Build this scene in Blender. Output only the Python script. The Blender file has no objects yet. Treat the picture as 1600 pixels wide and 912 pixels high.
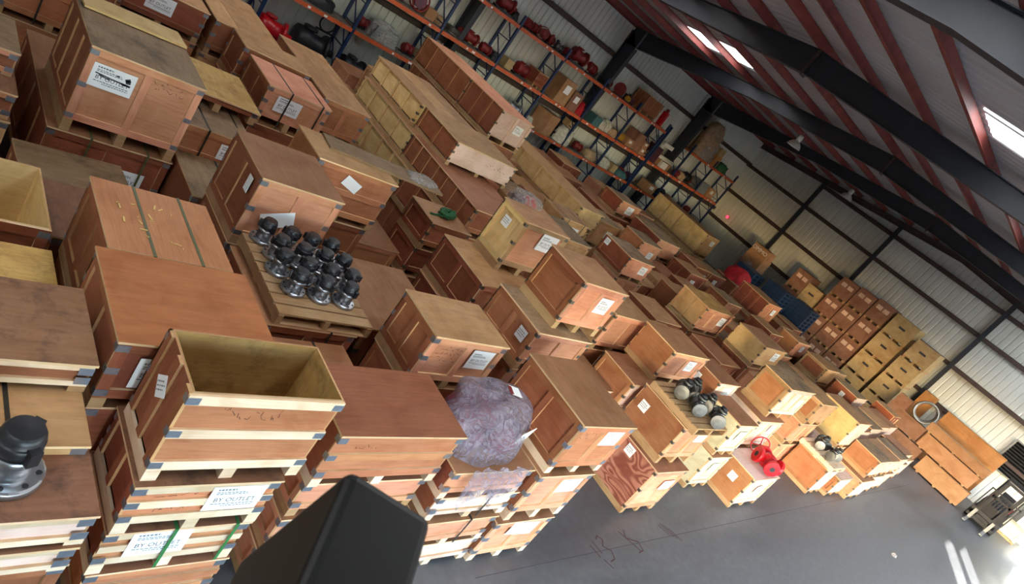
import bpy, math, random
from mathutils import Vector, Matrix

scene = bpy.context.scene
COL = scene.collection

# ---------------------------------------------------------------- camera
cam_d = bpy.data.cameras.new('camera')
cam_d.sensor_fit = 'HORIZONTAL'; cam_d.sensor_width = 36.0
cam_d.lens = 1052.02 / 1600 * 36.0
cam_d.clip_start = 0.05; cam_d.clip_end = 400
cam_d.dof.use_dof = True; cam_d.dof.focus_distance = 8.0; cam_d.dof.aperture_fstop = 6.5
camera = bpy.data.objects.new('camera', cam_d); COL.objects.link(camera)
RGT = Vector((0.6462, -0.5047, 0.5725)); DWN = Vector((0.1684, -0.6373, -0.7520)); FWD = Vector((0.7444, 0.5823, -0.3268))
m = Matrix((RGT, -DWN, -FWD)).transposed().to_4x4()
m.translation = (0, 0, 5.2)
camera.matrix_world = m
scene.camera = camera

# ---------------------------------------------------------------- sky, sun, exposure
SUN_EL = math.radians(17.6)
world = bpy.data.worlds.new('world'); scene.world = world; world.use_nodes = True
wn = world.node_tree.nodes; wl = world.node_tree.links; wn.clear()
wo = wn.new('ShaderNodeOutputWorld'); wb = wn.new('ShaderNodeBackground'); ws = wn.new('ShaderNodeTexSky')
ws.sky_type = 'NISHITA'; ws.sun_disc = False; ws.sun_elevation = SUN_EL
ws.sun_rotation = math.radians(251.0); ws.air_density = 0.9; ws.dust_density = 0.8; ws.ozone_density = 1.0
wb.inputs['Strength'].default_value = 2.4
wl.new(ws.outputs[0], wb.inputs[0]); wl.new(wb.outputs[0], wo.inputs[0])

sun_d = bpy.data.lights.new('sun', 'SUN'); sun_d.energy = 46.0; sun_d.angle = math.radians(0.53); sun_d.color = (1.0, 0.98, 0.95)
sun = bpy.data.objects.new('sun', sun_d); COL.objects.link(sun)
sun.rotation_euler = Vector((3.0, 1.0, -1.0)).to_track_quat('-Z', 'Y').to_euler()
sun.location = (0, -20, 20)

# openings of the right wall: x0, x1, head height (roll-up doors)
DOORS = [(0.4, 4.4, 4.2), (5.6, 12.6, 3.3), (14.1, 16.3, 4.0), (16.42, 18.3, 3.6), (19.4, 26.4, 2.2), (30.6, 34.6, 4.2)]
WALL_R = -3.5
for i, (a, b, hh) in enumerate(DOORS):                       # sampling portals in the door openings: they give no light
    pd = bpy.data.lights.new('door_portal', 'AREA'); pd.shape = 'RECTANGLE'; pd.size = b - a; pd.size_y = hh
    pd.cycles.is_portal = True
    po = bpy.data.objects.new('door_portal', pd); COL.objects.link(po)
    po.location = ((a + b) / 2, WALL_R - 0.12, hh / 2)
    po.rotation_euler = Vector((0, 1, 0)).to_track_quat('-Z', 'Z').to_euler()

vs = scene.view_settings
vs.view_transform = 'Standard'; vs.look = 'None'; vs.gamma = 1.0; vs.use_curve_mapping = False
vs.exposure = 0.7
scene.cycles.max_bounces = 8; scene.cycles.diffuse_bounces = 6; scene.cycles.glossy_bounces = 3
scene.cycles.transparent_max_bounces = 8; scene.cycles.sample_clamp_indirect = 6.0
scene.cycles.use_denoising = True
scene.cycles.caustics_reflective = False; scene.cycles.caustics_refractive = False

RNG = random.Random(7)

# ---------------------------------------------------------------- materials
def lin(c):
    return tuple(((v / 255) / 12.92 if v / 255 <= 0.04045 else ((v / 255 + 0.055) / 1.055) ** 2.4) for v in c) + (1.0,)

MATS = {}
def new_mat(name):
    mt = bpy.data.materials.new(name); mt.use_nodes = True
    nt = mt.node_tree; nt.nodes.clear()
    out = nt.nodes.new('ShaderNodeOutputMaterial'); b = nt.nodes.new('ShaderNodeBsdfPrincipled')
    nt.links.new(b.outputs[0], out.inputs[0])
    MATS[name] = mt
    return mt, nt, b

def N(nt, kind, **kw):
    n = nt.nodes.new(kind)
    for k, v in kw.items():
        if k in n.inputs.keys() if isinstance(k, str) else False:
            n.inputs[k].default_value = v
        else:
            setattr(n, k, v)
    return n

def math_node(nt, op, a, b):
    n = nt.nodes.new('ShaderNodeMath'); n.operation = op
    for i, v in enumerate((a, b)):
        if hasattr(v, 'links'): nt.links.new(v, n.inputs[i])
        else: n.inputs[i].default_value = v
    return n.outputs[0]

def mix_col(nt, fac, a, b, mode='MIX'):
    n = nt.nodes.new('ShaderNodeMix'); n.data_type = 'RGBA'; n.blend_type = mode
    for i, v in ((0, fac), (6, a), (7, b)):
        if hasattr(v, 'links'): nt.links.new(v, n.inputs[i])
        else: n.inputs[i].default_value = v
    return n.outputs[2]

def ramp(nt, fac, stops):
    n = nt.nodes.new('ShaderNodeValToRGB'); e = n.color_ramp.elements
    while len(e) < len(stops): e.new(0.5)
    for el, (p, c) in zip(e, stops): el.position = p; el.color = c
    nt.links.new(fac, n.inputs[0])
    return n.outputs[0]

def wood(name, c1, c2, rough=0.62, stain=None, stain_amt=0.0, stain_scale=2.2, gscale=(1.1, 14.0), swirl=False, vary=0.16):
    mt, nt, b = new_mat(name)
    uv = nt.nodes.new('ShaderNodeUVMap'); oi = nt.nodes.new('ShaderNodeObjectInfo')
    off = nt.nodes.new('ShaderNodeVectorMath'); off.operation = 'ADD'
    sc = nt.nodes.new('ShaderNodeCombineXYZ')
    rr = math_node(nt, 'MULTIPLY', oi.outputs['Random'], 61.0)
    nt.links.new(rr, sc.inputs[0]); nt.links.new(rr, sc.inputs[1])
    nt.links.new(uv.outputs[0], off.inputs[0]); nt.links.new(sc.outputs[0], off.inputs[1])
    mp = nt.nodes.new('ShaderNodeMapping'); mp.inputs['Scale'].default_value = (gscale[0], gscale[1], 1)
    nt.links.new(off.outputs[0], mp.inputs[0])
    if swirl:
        nz = nt.nodes.new('ShaderNodeTexNoise'); mp.inputs['Scale'].default_value = (1.0, 1.9, 1)
        nz.inputs['Scale'].default_value = 1.5; nz.inputs['Detail'].default_value = 0.6; nz.inputs['Distortion'].default_value = 0.7
    else:
        nz = nt.nodes.new('ShaderNodeTexNoise'); nz.inputs['Scale'].default_value = 2.0
        nz.inputs['Detail'].default_value = 5.0; nz.inputs['Roughness'].default_value = 0.6; nz.inputs['Distortion'].default_value = 1.2
    nt.links.new(mp.outputs[0], nz.inputs[0])
    mid = tuple((a + b_) / 2 for a, b_ in zip(c1, c2))
    if swirl:      # contour figure of rotary-cut veneer
        sn = math_node(nt, 'SINE', math_node(nt, 'MULTIPLY', nz.outputs[0], 62.0), 0.0)
        col = ramp(nt, math_node(nt, 'ADD', math_node(nt, 'MULTIPLY', sn, 0.5), 0.5), [(0.1, lin(c2)), (0.9, lin(c1))])
    else:
        col = ramp(nt, nz.outputs[0], [(0.2, lin(c2)), (0.42, lin(mid)), (0.8, lin(c1))])
    # broad tone patches
    n2 = nt.nodes.new('ShaderNodeTexNoise'); n2.inputs['Scale'].default_value = 2.1; n2.inputs['Detail'].default_value = 4.0; n2.inputs['Distortion'].default_value = 0.8
    nt.links.new(off.outputs[0], n2.inputs[0])
    patch = ramp(nt, n2.outputs[0], [(0.33, (0.86, 0.76, 0.66, 1)), (0.5, (1.0, 0.97, 0.94, 1)), (0.68, (1.10, 1.10, 1.12, 1))])
    col = mix_col(nt, 1.0, col, patch, 'MULTIPLY')
    if stain:
        n3 = nt.nodes.new('ShaderNodeTexNoise'); n3.inputs['Scale'].default_value = stain_scale; n3.inputs['Detail'].default_value = 6.0; n3.inputs['Roughness'].default_value = 0.7
        nt.links.new(off.outputs[0], n3.inputs[0])
        f = ramp(nt, n3.outputs[0], [(0.5, (0, 0, 0, 1)), (0.66, (stain_amt,) * 3 + (1,))])
        col = mix_col(nt, f, col, lin(stain))
    hs = nt.nodes.new('ShaderNodeHueSaturation')
    r2 = math_node(nt, 'FRACT', math_node(nt, 'MULTIPLY', oi.outputs['Random'], 7.31), 0.0)
    nt.links.new(math_node(nt, 'ADD', math_node(nt, 'MULTIPLY', r2, vary * 2), 1.0 - vary), hs.inputs['Value'])
    r3 = math_node(nt, 'FRACT', math_node(nt, 'MULTIPLY', oi.outputs['Random'], 13.7), 0.0)
    nt.links.new(math_node(nt, 'ADD', math_node(nt, 'MULTIPLY', r3, 0.012), 0.494), hs.inputs['Hue'])
    nt.links.new(col, hs.inputs['Color']); nt.links.new(hs.outputs[0], b.inputs['Base Color'])
    b.inputs['Roughness'].default_value = rough; b.inputs['Specular IOR Level'].default_value = 0.3
    bp = nt.nodes.new('ShaderNodeBump'); bp.inputs['Strength'].default_value = 0.12; bp.inputs['Distance'].default_value = 0.01
    nt.links.new(nz.outputs[0], bp.inputs['Height']); nt.links.new(bp.outputs[0], b.inputs['Normal'])
    return mt

def plain(name, c, rough=0.5, metal=0.0, noise=0.12, nscale=8.0, spec=0.5, c2=None):
    mt, nt, b = new_mat(name)
    tc = nt.nodes.new('ShaderNodeTexCoord'); nz = nt.nodes.new('ShaderNodeTexNoise')
    nz.inputs['Scale'].default_value = nscale; nz.inputs['Detail'].default_value = 4.0
    nt.links.new(tc.outputs['Object'], nz.inputs[0])
    l = lin(c); d = lin(c2) if c2 else tuple(v * (1 - noise * 2.2) for v in l[:3]) + (1,)
    nt.links.new(ramp(nt, nz.outputs[0], [(0.3, d), (0.7, l)]), b.inputs['Base Color'])
    b.inputs['Roughness'].default_value = rough; b.inputs['Metallic'].default_value = metal
    b.inputs['Specular IOR Level'].default_value = spec
    return mt

wood('ply_orange', (194, 134, 96), (160, 102, 70))
wood('ply_salmon', (214, 158, 126), (184, 120, 90))
wood('ply_red', (150, 86, 60), (112, 60, 42), stain=(80, 42, 28), stain_amt=0.3)
wood('ply_brown', (158, 100, 70), (122, 74, 50))
wood('ply_tan', (204, 166, 120), (172, 130, 88), stain=(120, 90, 60), stain_amt=0.25)
wood('ply_yellow', (222, 196, 142), (198, 166, 108), stain=(160, 128, 78), stain_amt=0.3)
wood('ply_white', (208, 208, 182), (186, 184, 152), vary=0.06)
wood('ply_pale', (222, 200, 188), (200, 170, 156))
wood('ply_shaded_side', (174, 120, 82), (142, 94, 62))  # duller wood for far crate sides, their shade painted into the colour
wood('ply_swirl', (182, 128, 106), (132, 78, 60), swirl=True, vary=0.04)
wood('pine', (228, 210, 186), (204, 178, 146), gscale=(0.8, 10.0))
wood('pine_dull', (182, 152, 114), (148, 116, 80), gscale=(0.8, 10.0))
wood('edge', (228, 200, 162), (200, 166, 126))
wood('edge_dull', (200, 162, 118), (166, 126, 86))
wood('lid_brown', (166, 118, 86), (136, 94, 66), stain=(104, 74, 52), stain_amt=0.25, stain_scale=3.0, gscale=(1.0, 7.0))
wood('lid_tan', (186, 146, 104), (152, 114, 78), stain=(112, 86, 60), stain_amt=0.35, stain_scale=3.0, gscale=(1.0, 7.0))
wood('lid_grey', (158, 134, 104), (122, 100, 74), stain=(74, 62, 48), stain_amt=0.75, stain_scale=1.6, gscale=(1.0, 7.0))
wood('lid_dark', (150, 108, 80), (112, 78, 56), stain=(82, 60, 50), stain_amt=0.7, stain_scale=5.0, gscale=(1.0, 6.0))
wood('lid_yellow', (206, 172, 106), (170, 134, 72), stain=(96, 70, 40), stain_amt=0.5, stain_scale=4.0)
wood('lid_orange', (184, 118, 74), (154, 94, 58), stain=(120, 78, 50), stain_amt=0.2, gscale=(1.0, 7.0))
wood('lining', (188, 156, 98), (156, 122, 68), stain=(92, 66, 34), stain_amt=0.5, stain_scale=4.0)
wood('carton', (176, 138, 104), (150, 114, 82), vary=0.1, gscale=(0.6, 2.0))
wood('carton_red', (150, 112, 94), (124, 90, 74), vary=0.08, gscale=(0.6, 2.0))
wood('carton_tan', (190, 172, 130), (166, 146, 104), vary=0.08, gscale=(0.6, 2.0))
wood('board_orange', (190, 136, 82), (160, 108, 62), vary=0.06)
plain('clip', (176, 184, 196), 0.32, 0.85, 0.08, 30)
plain('clip_dark', (104, 98, 88), 0.5, 0.6, 0.1, 30)
plain('paper', (236, 238, 238), 0.7, 0, 0.02, 6)
plain('ink', (48, 50, 58), 0.7, 0, 0.05)
plain('ink_faint', (120, 126, 134), 0.7, 0, 0.05)
plain('stencil', (92, 50, 34), 0.8, 0, 0.1)
plain('strap_green', (52, 120, 62), 0.45, 0, 0.1)
plain('strap_olive', (86, 88, 52), 0.5, 0, 0.1)
plain('strap_black', (40, 36, 30), 0.5, 0, 0.1)
plain('steel', (172, 174, 178), 0.3, 0.92, 0.1, 12)
plain('steel_dull', (116, 116, 112), 0.4, 0.9, 0.15, 14)
plain('black_cap', (30, 31, 36), 0.42, 0, 0.2, 10)
plain('red_paint', (206, 16, 30), 0.34, 0, 0.12, 5)
plain('red_dull', (140, 34, 34), 0.5, 0, 0.25, 6)
plain('red_cloth', (188, 20, 36), 0.8, 0, 0.2, 6)
plain('frame_steel', (46, 52, 60), 0.42, 0.0, 0.12, 2, 0.5)
plain('red_oxide', (140, 66, 58), 0.6, 0, 0.2, 3)
plain('girt_dark', (78, 62, 56), 0.6, 0, 0.15, 3)
plain('rack_blue', (24, 50, 92), 0.45, 0, 0.15, 5)
plain('rack_orange', (214, 96, 48), 0.45, 0, 0.15, 3)
plain('deck_grey', (120, 110, 96), 0.7, 0, 0.2, 5)
plain('blue_plastic', (18, 46, 80), 0.45, 0, 0.15, 5)
plain('green_net', (40, 112, 62), 0.6, 0, 0.3, 20)
plain('dark_machine', (38, 40, 44), 0.45, 0.2, 0.25, 6)
plain('mast_black', (20, 21, 20), 0.5, 0.1, 0.3, 6, 0.4)
plain('rubber', (28, 28, 30), 0.8, 0, 0.1)
plain('lamp_white', (232, 234, 222), 0.45, 0, 0.03)
plain('galv', (152, 156, 158), 0.4, 0.7, 0.1, 10)
plain('teal_box', (66, 112, 116), 0.55, 0, 0.1)
plain('grey_box', (126, 134, 138), 0.5, 0, 0.1)
plain('white_box', (226, 226, 220), 0.6, 0, 0.05)
plain('sack_tan', (190, 160, 124), 0.8, 0, 0.2, 7)
plain('foam_white', (208, 206, 188), 0.8, 0, 0.2, 9)
plain('purple_box', (84, 36, 52), 0.6, 0, 0.15)
plain('yellow_part', (206, 158, 48), 0.5, 0, 0.2, 8)
plain('floor_mark', (84, 52, 50), 0.85, 0, 0.2, 20)
plain('joint_dark', (66, 67, 69), 0.9, 0, 0.1)
plain('purple_wrap', (138, 58, 76), 0.5, 0, 0.25, 4, c2=(74, 58, 78))
plain('shaving', (226, 190, 120), 0.8, 0, 0.1)

def film(name, tint, alpha, rough=0.16):
    mt, nt, b = new_mat(name)
    tc = nt.nodes.new('ShaderNodeTexCoord'); nz = nt.nodes.new('ShaderNodeTexNoise')
    nz.inputs['Scale'].default_value = 9.0; nz.inputs['Detail'].default_value = 6.0; nz.inputs['Distortion'].default_value = 2.0
    nt.links.new(tc.outputs['Object'], nz.inputs[0])
    b.inputs['Base Color'].default_value = lin(tint); b.inputs['Roughness'].default_value = rough
    bp = nt.nodes.new('ShaderNodeBump'); bp.inputs['Strength'].default_value = 1.0; bp.inputs['Distance'].default_value = 0.09
    nt.links.new(nz.outputs[0], bp.inputs['Height']); nt.links.new(bp.outputs[0], b.inputs['Normal'])
    nt.links.new(ramp(nt, nz.outputs[0], [(0.3, (alpha * 0.6,) * 3 + (1,)), (0.7, (min(1, alpha * 1.35),) * 3 + (1,))]), b.inputs['Alpha'])
    return mt
film('film_purple', (158, 148, 164), 0.55, .14)
film('film_clear', (216, 214, 210), 0.4)

def concrete(name):
    mt, nt, b = new_mat(name)
    tc = nt.nodes.new('ShaderNodeTexCoord')
    n1 = nt.nodes.new('ShaderNodeTexNoise'); n1.inputs['Scale'].default_value = 0.55; n1.inputs['Detail'].default_value = 6; n1.inputs['Roughness'].default_value = 0.65
    n2 = nt.nodes.new('ShaderNodeTexNoise'); n2.inputs['Scale'].default_value = 7.0; n2.inputs['Detail'].default_value = 5
    mp = nt.nodes.new('ShaderNodeMapping'); mp.inputs['Scale'].default_value = (0.5, 2.2, 1)
    nt.links.new(tc.outputs['Object'], mp.inputs[0]); nt.links.new(mp.outputs[0], n1.inputs[0]); nt.links.new(tc.outputs['Object'], n2.inputs[0])
    c = ramp(nt, n1.outputs[0], [(0.3, lin((66, 68, 70))), (0.7, lin((98, 98, 99)))])
    c2 = ramp(nt, n2.outputs[0], [(0.3, (0.82, 0.82, 0.82, 1)), (0.7, (1.06, 1.06, 1.06, 1))])
    nt.links.new(mix_col(nt, 1.0, c, c2, 'MULTIPLY'), b.inputs['Base Color'])
    nt.links.new(ramp(nt, n1.outputs[0], [(0.3, (0.42, 0.42, 0.42, 1)), (0.7, (0.62, 0.62, 0.62, 1))]), b.inputs['Roughness'])
    bp = nt.nodes.new('ShaderNodeBump'); bp.inputs['Strength'].default_value = 0.06
    nt.links.new(n2.outputs[0], bp.inputs['Height']); nt.links.new(bp.outputs[0], b.inputs['Normal'])
concrete('concrete')
plain('asphalt', (100, 104, 110), 0.9, 0, 0.1, 1.5)

def sheet(name, c, c2, scale=0.5, rough=0.45):
    mt, nt, b = new_mat(name)
    tc = nt.nodes.new('ShaderNodeTexCoord'); n1 = nt.nodes.new('ShaderNodeTexNoise')
    n1.inputs['Scale'].default_value = scale; n1.inputs['Detail'].default_value = 5
    nt.links.new(tc.outputs['Object'], n1.inputs[0])
    nt.links.new(ramp(nt, n1.outputs[0], [(0.32, lin(c2)), (0.68, lin(c))]), b.inputs['Base Color'])
    b.inputs['Roughness'].default_value = rough
    return mt
sheet('wall_sheet', (226, 230, 222), (206, 211, 202))
sheet('roof_sheet', (186, 188, 190), (164, 164, 165))
mt, nt, b = new_mat('skylight')
b.inputs['Base Color'].default_value = (0.9, 0.93, 0.95, 1); b.inputs['Roughness'].default_value = 0.5
b.inputs['Emission Color'].default_value = (0.95, 0.98, 1.0, 1); b.inputs['Emission Strength'].default_value = 5.5
mt, nt, b = new_mat('screen_glow')
b.inputs['Base Color'].default_value = (0.5, 0.02, 0.04, 1); b.inputs['Emission Color'].default_value = (1, 0.06, 0.12, 1); b.inputs['Emission Strength'].default_value = 1.2

# ---------------------------------------------------------------- mesh helpers
FACES = ((0, 3, 2, 1), (4, 5, 6, 7), (0, 1, 5, 4), (2, 3, 7, 6), (0, 4, 7, 3), (1, 2, 6, 5))     # z- z+ y- y+ x- x+
FAXIS = (2, 2, 1, 1, 0, 0)

class MB:
    """collects geometry for ONE mesh object"""
    def __init__(s): s.v = []; s.f = []; s.mi = []; s.uv = []; s.smooth = []
    def box(s, x0, y0, z0, x1, y1, z1, edge_axis=None):
        """axis-aligned box; with edge_axis the faces across the other axes take material 1 (cut edges)"""
        n = len(s.v)
        P = [(x0, y0, z0), (x1, y0, z0), (x1, y1, z0), (x0, y1, z0), (x0, y0, z1), (x1, y0, z1), (x1, y1, z1), (x0, y1, z1)]
        s.v += P
        d = (x1 - x0, y1 - y0, z1 - z0); lg = d.index(max(d))
        for f, ax in zip(FACES, FAXIS):
            s.f.append(tuple(n + i for i in f)); s.smooth.append(False)
            s.mi.append(1 if edge_axis is not None and ax != edge_axis else 0)
            a, b = [k for k in (0, 1, 2) if k != ax]
            if b == lg: a, b = b, a
            s.uv += [(P[i][a], P[i][b]) for i in f]
        return s
    def obox(s, c, ex, ey, ez):
        """oriented box: centre and three half-axis vectors"""
        n = len(s.v); c, ex, ey, ez = map(Vector, (c, ex, ey, ez))
        S = [(-1, -1, -1), (1, -1, -1), (1, 1, -1), (-1, 1, -1), (-1, -1, 1), (1, -1, 1), (1, 1, 1), (-1, 1, 1)]
        s.v += [tuple(c + ex * a + ey * b_ + ez * d) for a, b_, d in S]
        L = (ex.length, ey.length, ez.length); lg = L.index(max(L))
        for f, ax in zip(FACES, FAXIS):
            s.f.append(tuple(n + i for i in f)); s.mi.append(0); s.smooth.append(False)
            a, b_ = [k for k in (0, 1, 2) if k != ax]
            if b_ == lg: a, b_ = b_, a
            s.uv += [(S[i][a] * L[a], S[i][b_] * L[b_]) for i in f]
        return s
    def bar(s, p, q, w, h=None, up=(0, 0, 1)):
        p, q = Vector(p), Vector(q); d = q - p; h = w if h is None else h
        u = Vector(up)
        if abs(d.normalized().dot(u)) > 0.98: u = Vector((1, 0, 0))
        a = d.cross(u).normalized() * w / 2; b_ = a.cross(d).normalized() * h / 2
        return s.obox((p + q) / 2, d / 2, a, b_)
    def lathe(s, prof, seg=20, c=(0, 0, 0), axis='Z', cap=True):
        """prof: list of (r, h) from bottom to top around an axis"""
        n = len(s.v); k = len(prof)
        for r, h in prof:
            for i in range(seg):
                t = 2 * math.pi * i / seg; a, b_ = r * math.cos(t), r * math.sin(t)
                p = {'Z': (a, b_, h), 'X': (h, a, b_), 'Y': (b_, h, a)}[axis]
                s.v.append((p[0] + c[0], p[1] + c[1], p[2] + c[2]))
        for j in range(k - 1):
            for i in range(seg):
                q = (i + 1) % seg
                s.f.append((n + j * seg + i, n + j * seg + q, n + (j + 1) * seg + q, n + (j + 1) * seg + i))
                s.mi.append(0); s.smooth.append(abs(prof[j][0] - prof[j + 1][0]) < 0.6 * abs(prof[j][1] - prof[j + 1][1]) + 1e-6)
                s.uv += [(i / seg, j), (q / seg, j), (q / seg, j + 1), (i / seg, j + 1)]
        if cap:
            for base, rev in ((n, True), (n + (k - 1) * seg, False)):
                L = list(range(base, base + seg))
                s.f.append(tuple(reversed(L)) if rev else tuple(L)); s.mi.append(0); s.smooth.append(False)
                s.uv += [(0, 0)] * seg
        return s
    def torus(s, R, r, c=(0, 0, 0), axis='Z', seg=28, sub=8):
        n = len(s.v)
        for i in range(seg):
            t = 2 * math.pi * i / seg
            for j in range(sub):
                u = 2 * math.pi * j / sub; rr = R + r * math.cos(u); a, b_, h = rr * math.cos(t), rr * math.sin(t), r * math.sin(u)
                p = {'Z': (a, b_, h), 'X': (h, a, b_), 'Y': (b_, h, a)}[axis]
                s.v.append((p[0] + c[0], p[1] + c[1], p[2] + c[2]))
        for i in range(seg):
            for j in range(sub):
                q, w = (i + 1) % seg, (j + 1) % sub
                s.f.append((n + i * sub + j, n + q * sub + j, n + q * sub + w, n + i * sub + w)); s.mi.append(0); s.smooth.append(True)
                s.uv += [(0, 0), (1, 0), (1, 1), (0, 1)]
        return s
    def tube(s, pts, r, sub=8):
        n = len(s.v); pts = [Vector(p) for p in pts]
        for i, p in enumerate(pts):
            d = (pts[min(i + 1, len(pts) - 1)] - pts[max(i - 1, 0)]).normalized()
            u = Vector((0, 0, 1)) if abs(d.z) < 0.95 else Vector((1, 0, 0))
            a = d.cross(u).normalized(); b_ = a.cross(d)
            for j in range(sub):
                t = 2 * math.pi * j / sub; s.v.append(tuple(p + a * r * math.cos(t) + b_ * r * math.sin(t)))
        for i in range(len(pts) - 1):
            for j in range(sub):
                w = (j + 1) % sub
                s.f.append((n + i * sub + j, n + i * sub + w, n + (i + 1) * sub + w, n + (i + 1) * sub + j)); s.mi.append(0); s.smooth.append(True)
                s.uv += [(0, 0), (1, 0), (1, 1), (0, 1)]
        for base, rev in ((n, False), (n + (len(pts) - 1) * sub, True)):
            L = list(range(base, base + sub)); s.f.append(tuple(reversed(L)) if rev else tuple(L)); s.mi.append(0); s.smooth.append(False); s.uv += [(0, 0)] * sub
        return s
    def poly(s, pts, uvs=None, mi=0, smooth=False):
        n = len(s.v); s.v += [tuple(p) for p in pts]; s.f.append(tuple(range(n, n + len(pts)))); s.mi.append(mi); s.smooth.append(smooth)
        s.uv += uvs or [(p[0], p[1]) for p in pts]
        return s
    def prism(s, prof, a0, a1, axis='X'):
        """closed 2-D profile extruded along an axis"""
        n = len(s.v); k = len(prof)
        mk = {'X': lambda p, a: (a, p[0], p[1]), 'Y': lambda p, a: (p[0], a, p[1]), 'Z': lambda p, a: (p[0], p[1], a)}[axis]
        s.v += [mk(p, a0) for p in prof] + [mk(p, a1) for p in prof]
        for i in range(k):
            j = (i + 1) % k; s.f.append((n + i, n + j, n + k + j, n + k + i)); s.mi.append(0); s.smooth.append(False)
            s.uv += [(a0, i * .1), (a0, j * .1), (a1, j * .1), (a1, i * .1)]
        s.f.append(tuple(reversed(range(n, n + k)))); s.f.append(tuple(range(n + k, n + 2 * k)))
        s.mi += [0, 0]; s.smooth += [False, False]; s.uv += list(reversed(prof)) + list(prof)
        return s
    def mesh(s, name, mats):
        me = bpy.data.meshes.new(name); me.from_pydata(s.v, [], s.f)
        for mname in mats: me.materials.append(MATS[mname])
        if any(s.mi) and len(mats) > 1: me.polygons.foreach_set('material_index', s.mi)
        if any(s.smooth): me.polygons.foreach_set('use_smooth', s.smooth)
        ul = me.uv_layers.new(name='UVMap'); ul.data.foreach_set('uv', [c for p in s.uv for c in p])
        me.update()
        return me
    def obj(s, name, mats, parent=None, loc=None, rotz=None):
        if isinstance(mats, str): mats = [mats]
        return link(name, s.mesh(name, mats), parent, loc, rotz)

def link(name, data, parent=None, loc=None, rotz=None):
    o = bpy.data.objects.new(name, data); COL.objects.link(o)
    if parent is not None: o.parent = parent
    if loc is not None: o.location = loc
    if rotz is not None: o.rotation_euler = (0, 0, rotz)
    return o

LABELS = {}
def tag(o, label, cat, group=None):
    LABELS.setdefault(label, []).append(o)
    o['label'] = label; o['category'] = cat
    if group: o['group'] = group
    return o
def thing(name, label, cat, loc=(0, 0, 0), rotz=0.0, group=None):
    return tag(link(name, None, None, loc, rotz), label, cat, group)
def struct(o): o['kind'] = 'structure'; return o
def holder(name): o = link(name, None); return struct(o)
def copy_tree(root, loc, rotz=0.0):
    r = root.copy(); COL.objects.link(r); r.location = loc; r.rotation_euler = (0, 0, rotz)
    for ch in list(root.children):
        c = ch.copy(); COL.objects.link(c); c.parent = r
        for g in list(ch.children):
            d = g.copy(); COL.objects.link(d); d.parent = c
    return r

# ---------------------------------------------------------------- building shell
X0, X1, YL, YR = -4.0, 37.9, 21.2, WALL_R
RIDGE = 8.83
def zroof(y): return 8.54 - abs(y - RIDGE) / 12.0           # underside of the roof sheets
def zraf(y): return zroof(y) - 0.2                           # top of the rafters

fl = MB().box(X0 - 0.2, YR - 0.2, -0.15, X1 + 0.2, YL + 0.2, 0.0).obj('floor', 'concrete'); struct(fl)
pv = MB().box(-40, -60, -0.2, 80, YR - 0.2, -0.02).obj('pavement', 'asphalt'); struct(pv)
# saw cut along the aisle
MB().box(6.0, 2.60, 0.0, 30.0, 2.609, 0.0012).obj('floor_joint', 'joint_dark', fl)
# chalk scrawls on the slab
def scrawl(cx, cy, sc, strokes):
    mb = MB()
    for st in strokes:
        for p, q in zip(st, st[1:]):
            a = Vector((cx + p[0] * sc, cy + p[1] * sc, 0.002)); b_ = Vector((cx + q[0] * sc, cy + q[1] * sc, 0.002))
            d = (b_ - a); n_ = Vector((-d.y, d.x, 0)).normalized() * 0.011
            e = d.normalized() * 0.006
            mb.poly([a - n_ - e, b_ - n_ + e, b_ + n_ + e, a + n_ - e])
    return mb.obj('floor_scrawl', 'floor_mark', fl)
scrawl(8.45, 2.42, 0.5, [[(0, .6), (.1, .2)], [(.2, .7), (.3, .3)], [(.45, .75), (.6, .85), (.75, .7), (.55, .5), (.8, .3), (.7, .05), (.45, .0)], [(.2, .1), (.35, -.2)]])
scrawl(9.35, 2.45, 0.5, [[(0, .8), (.25, .4), (.45, .05)], [(.3, .8), (.15, .55), (.4, .45), (.65, .35), (.6, .05), (.3, .0)]])
scrawl(10.6, 2.48, 0.5, [[(0, .7), (.2, .3)], [(.15, .75), (.4, .2)], [(.3, .7), (.55, .1)], [(.5, .5), (.7, .0)]])

def ribbed(axis, a0, a1, z0, ztop, fixed, depth, pitch=0.30):
    """ribbed sheet wall: zig-zag profile along an axis, straight up to ztop(a)"""
    mb = MB(); pts = []
    a = a0
    while a < a1 - 1e-6:
        for da, dd in ((0, 0), (0.022, depth), (0.05, depth), (0.072, 0)):
            if a + da <= a1: pts.append((a + da, dd))
        a += pitch
    pts.append((a1, 0))
    for (p, dp), (q, dq) in zip(pts, pts[1:]):
        if axis == 'X': P = [(p, fixed + dp, z0), (q, fixed + dq, z0), (q, fixed + dq, ztop(q)), (p, fixed + dp, ztop(p))]
        else: P = [(fixed + dp, p, z0), (fixed + dq, q, z0), (fixed + dq, q, ztop(q)), (fixed + dp, p, ztop(p))]
        mb.poly(P)
    return mb

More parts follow.
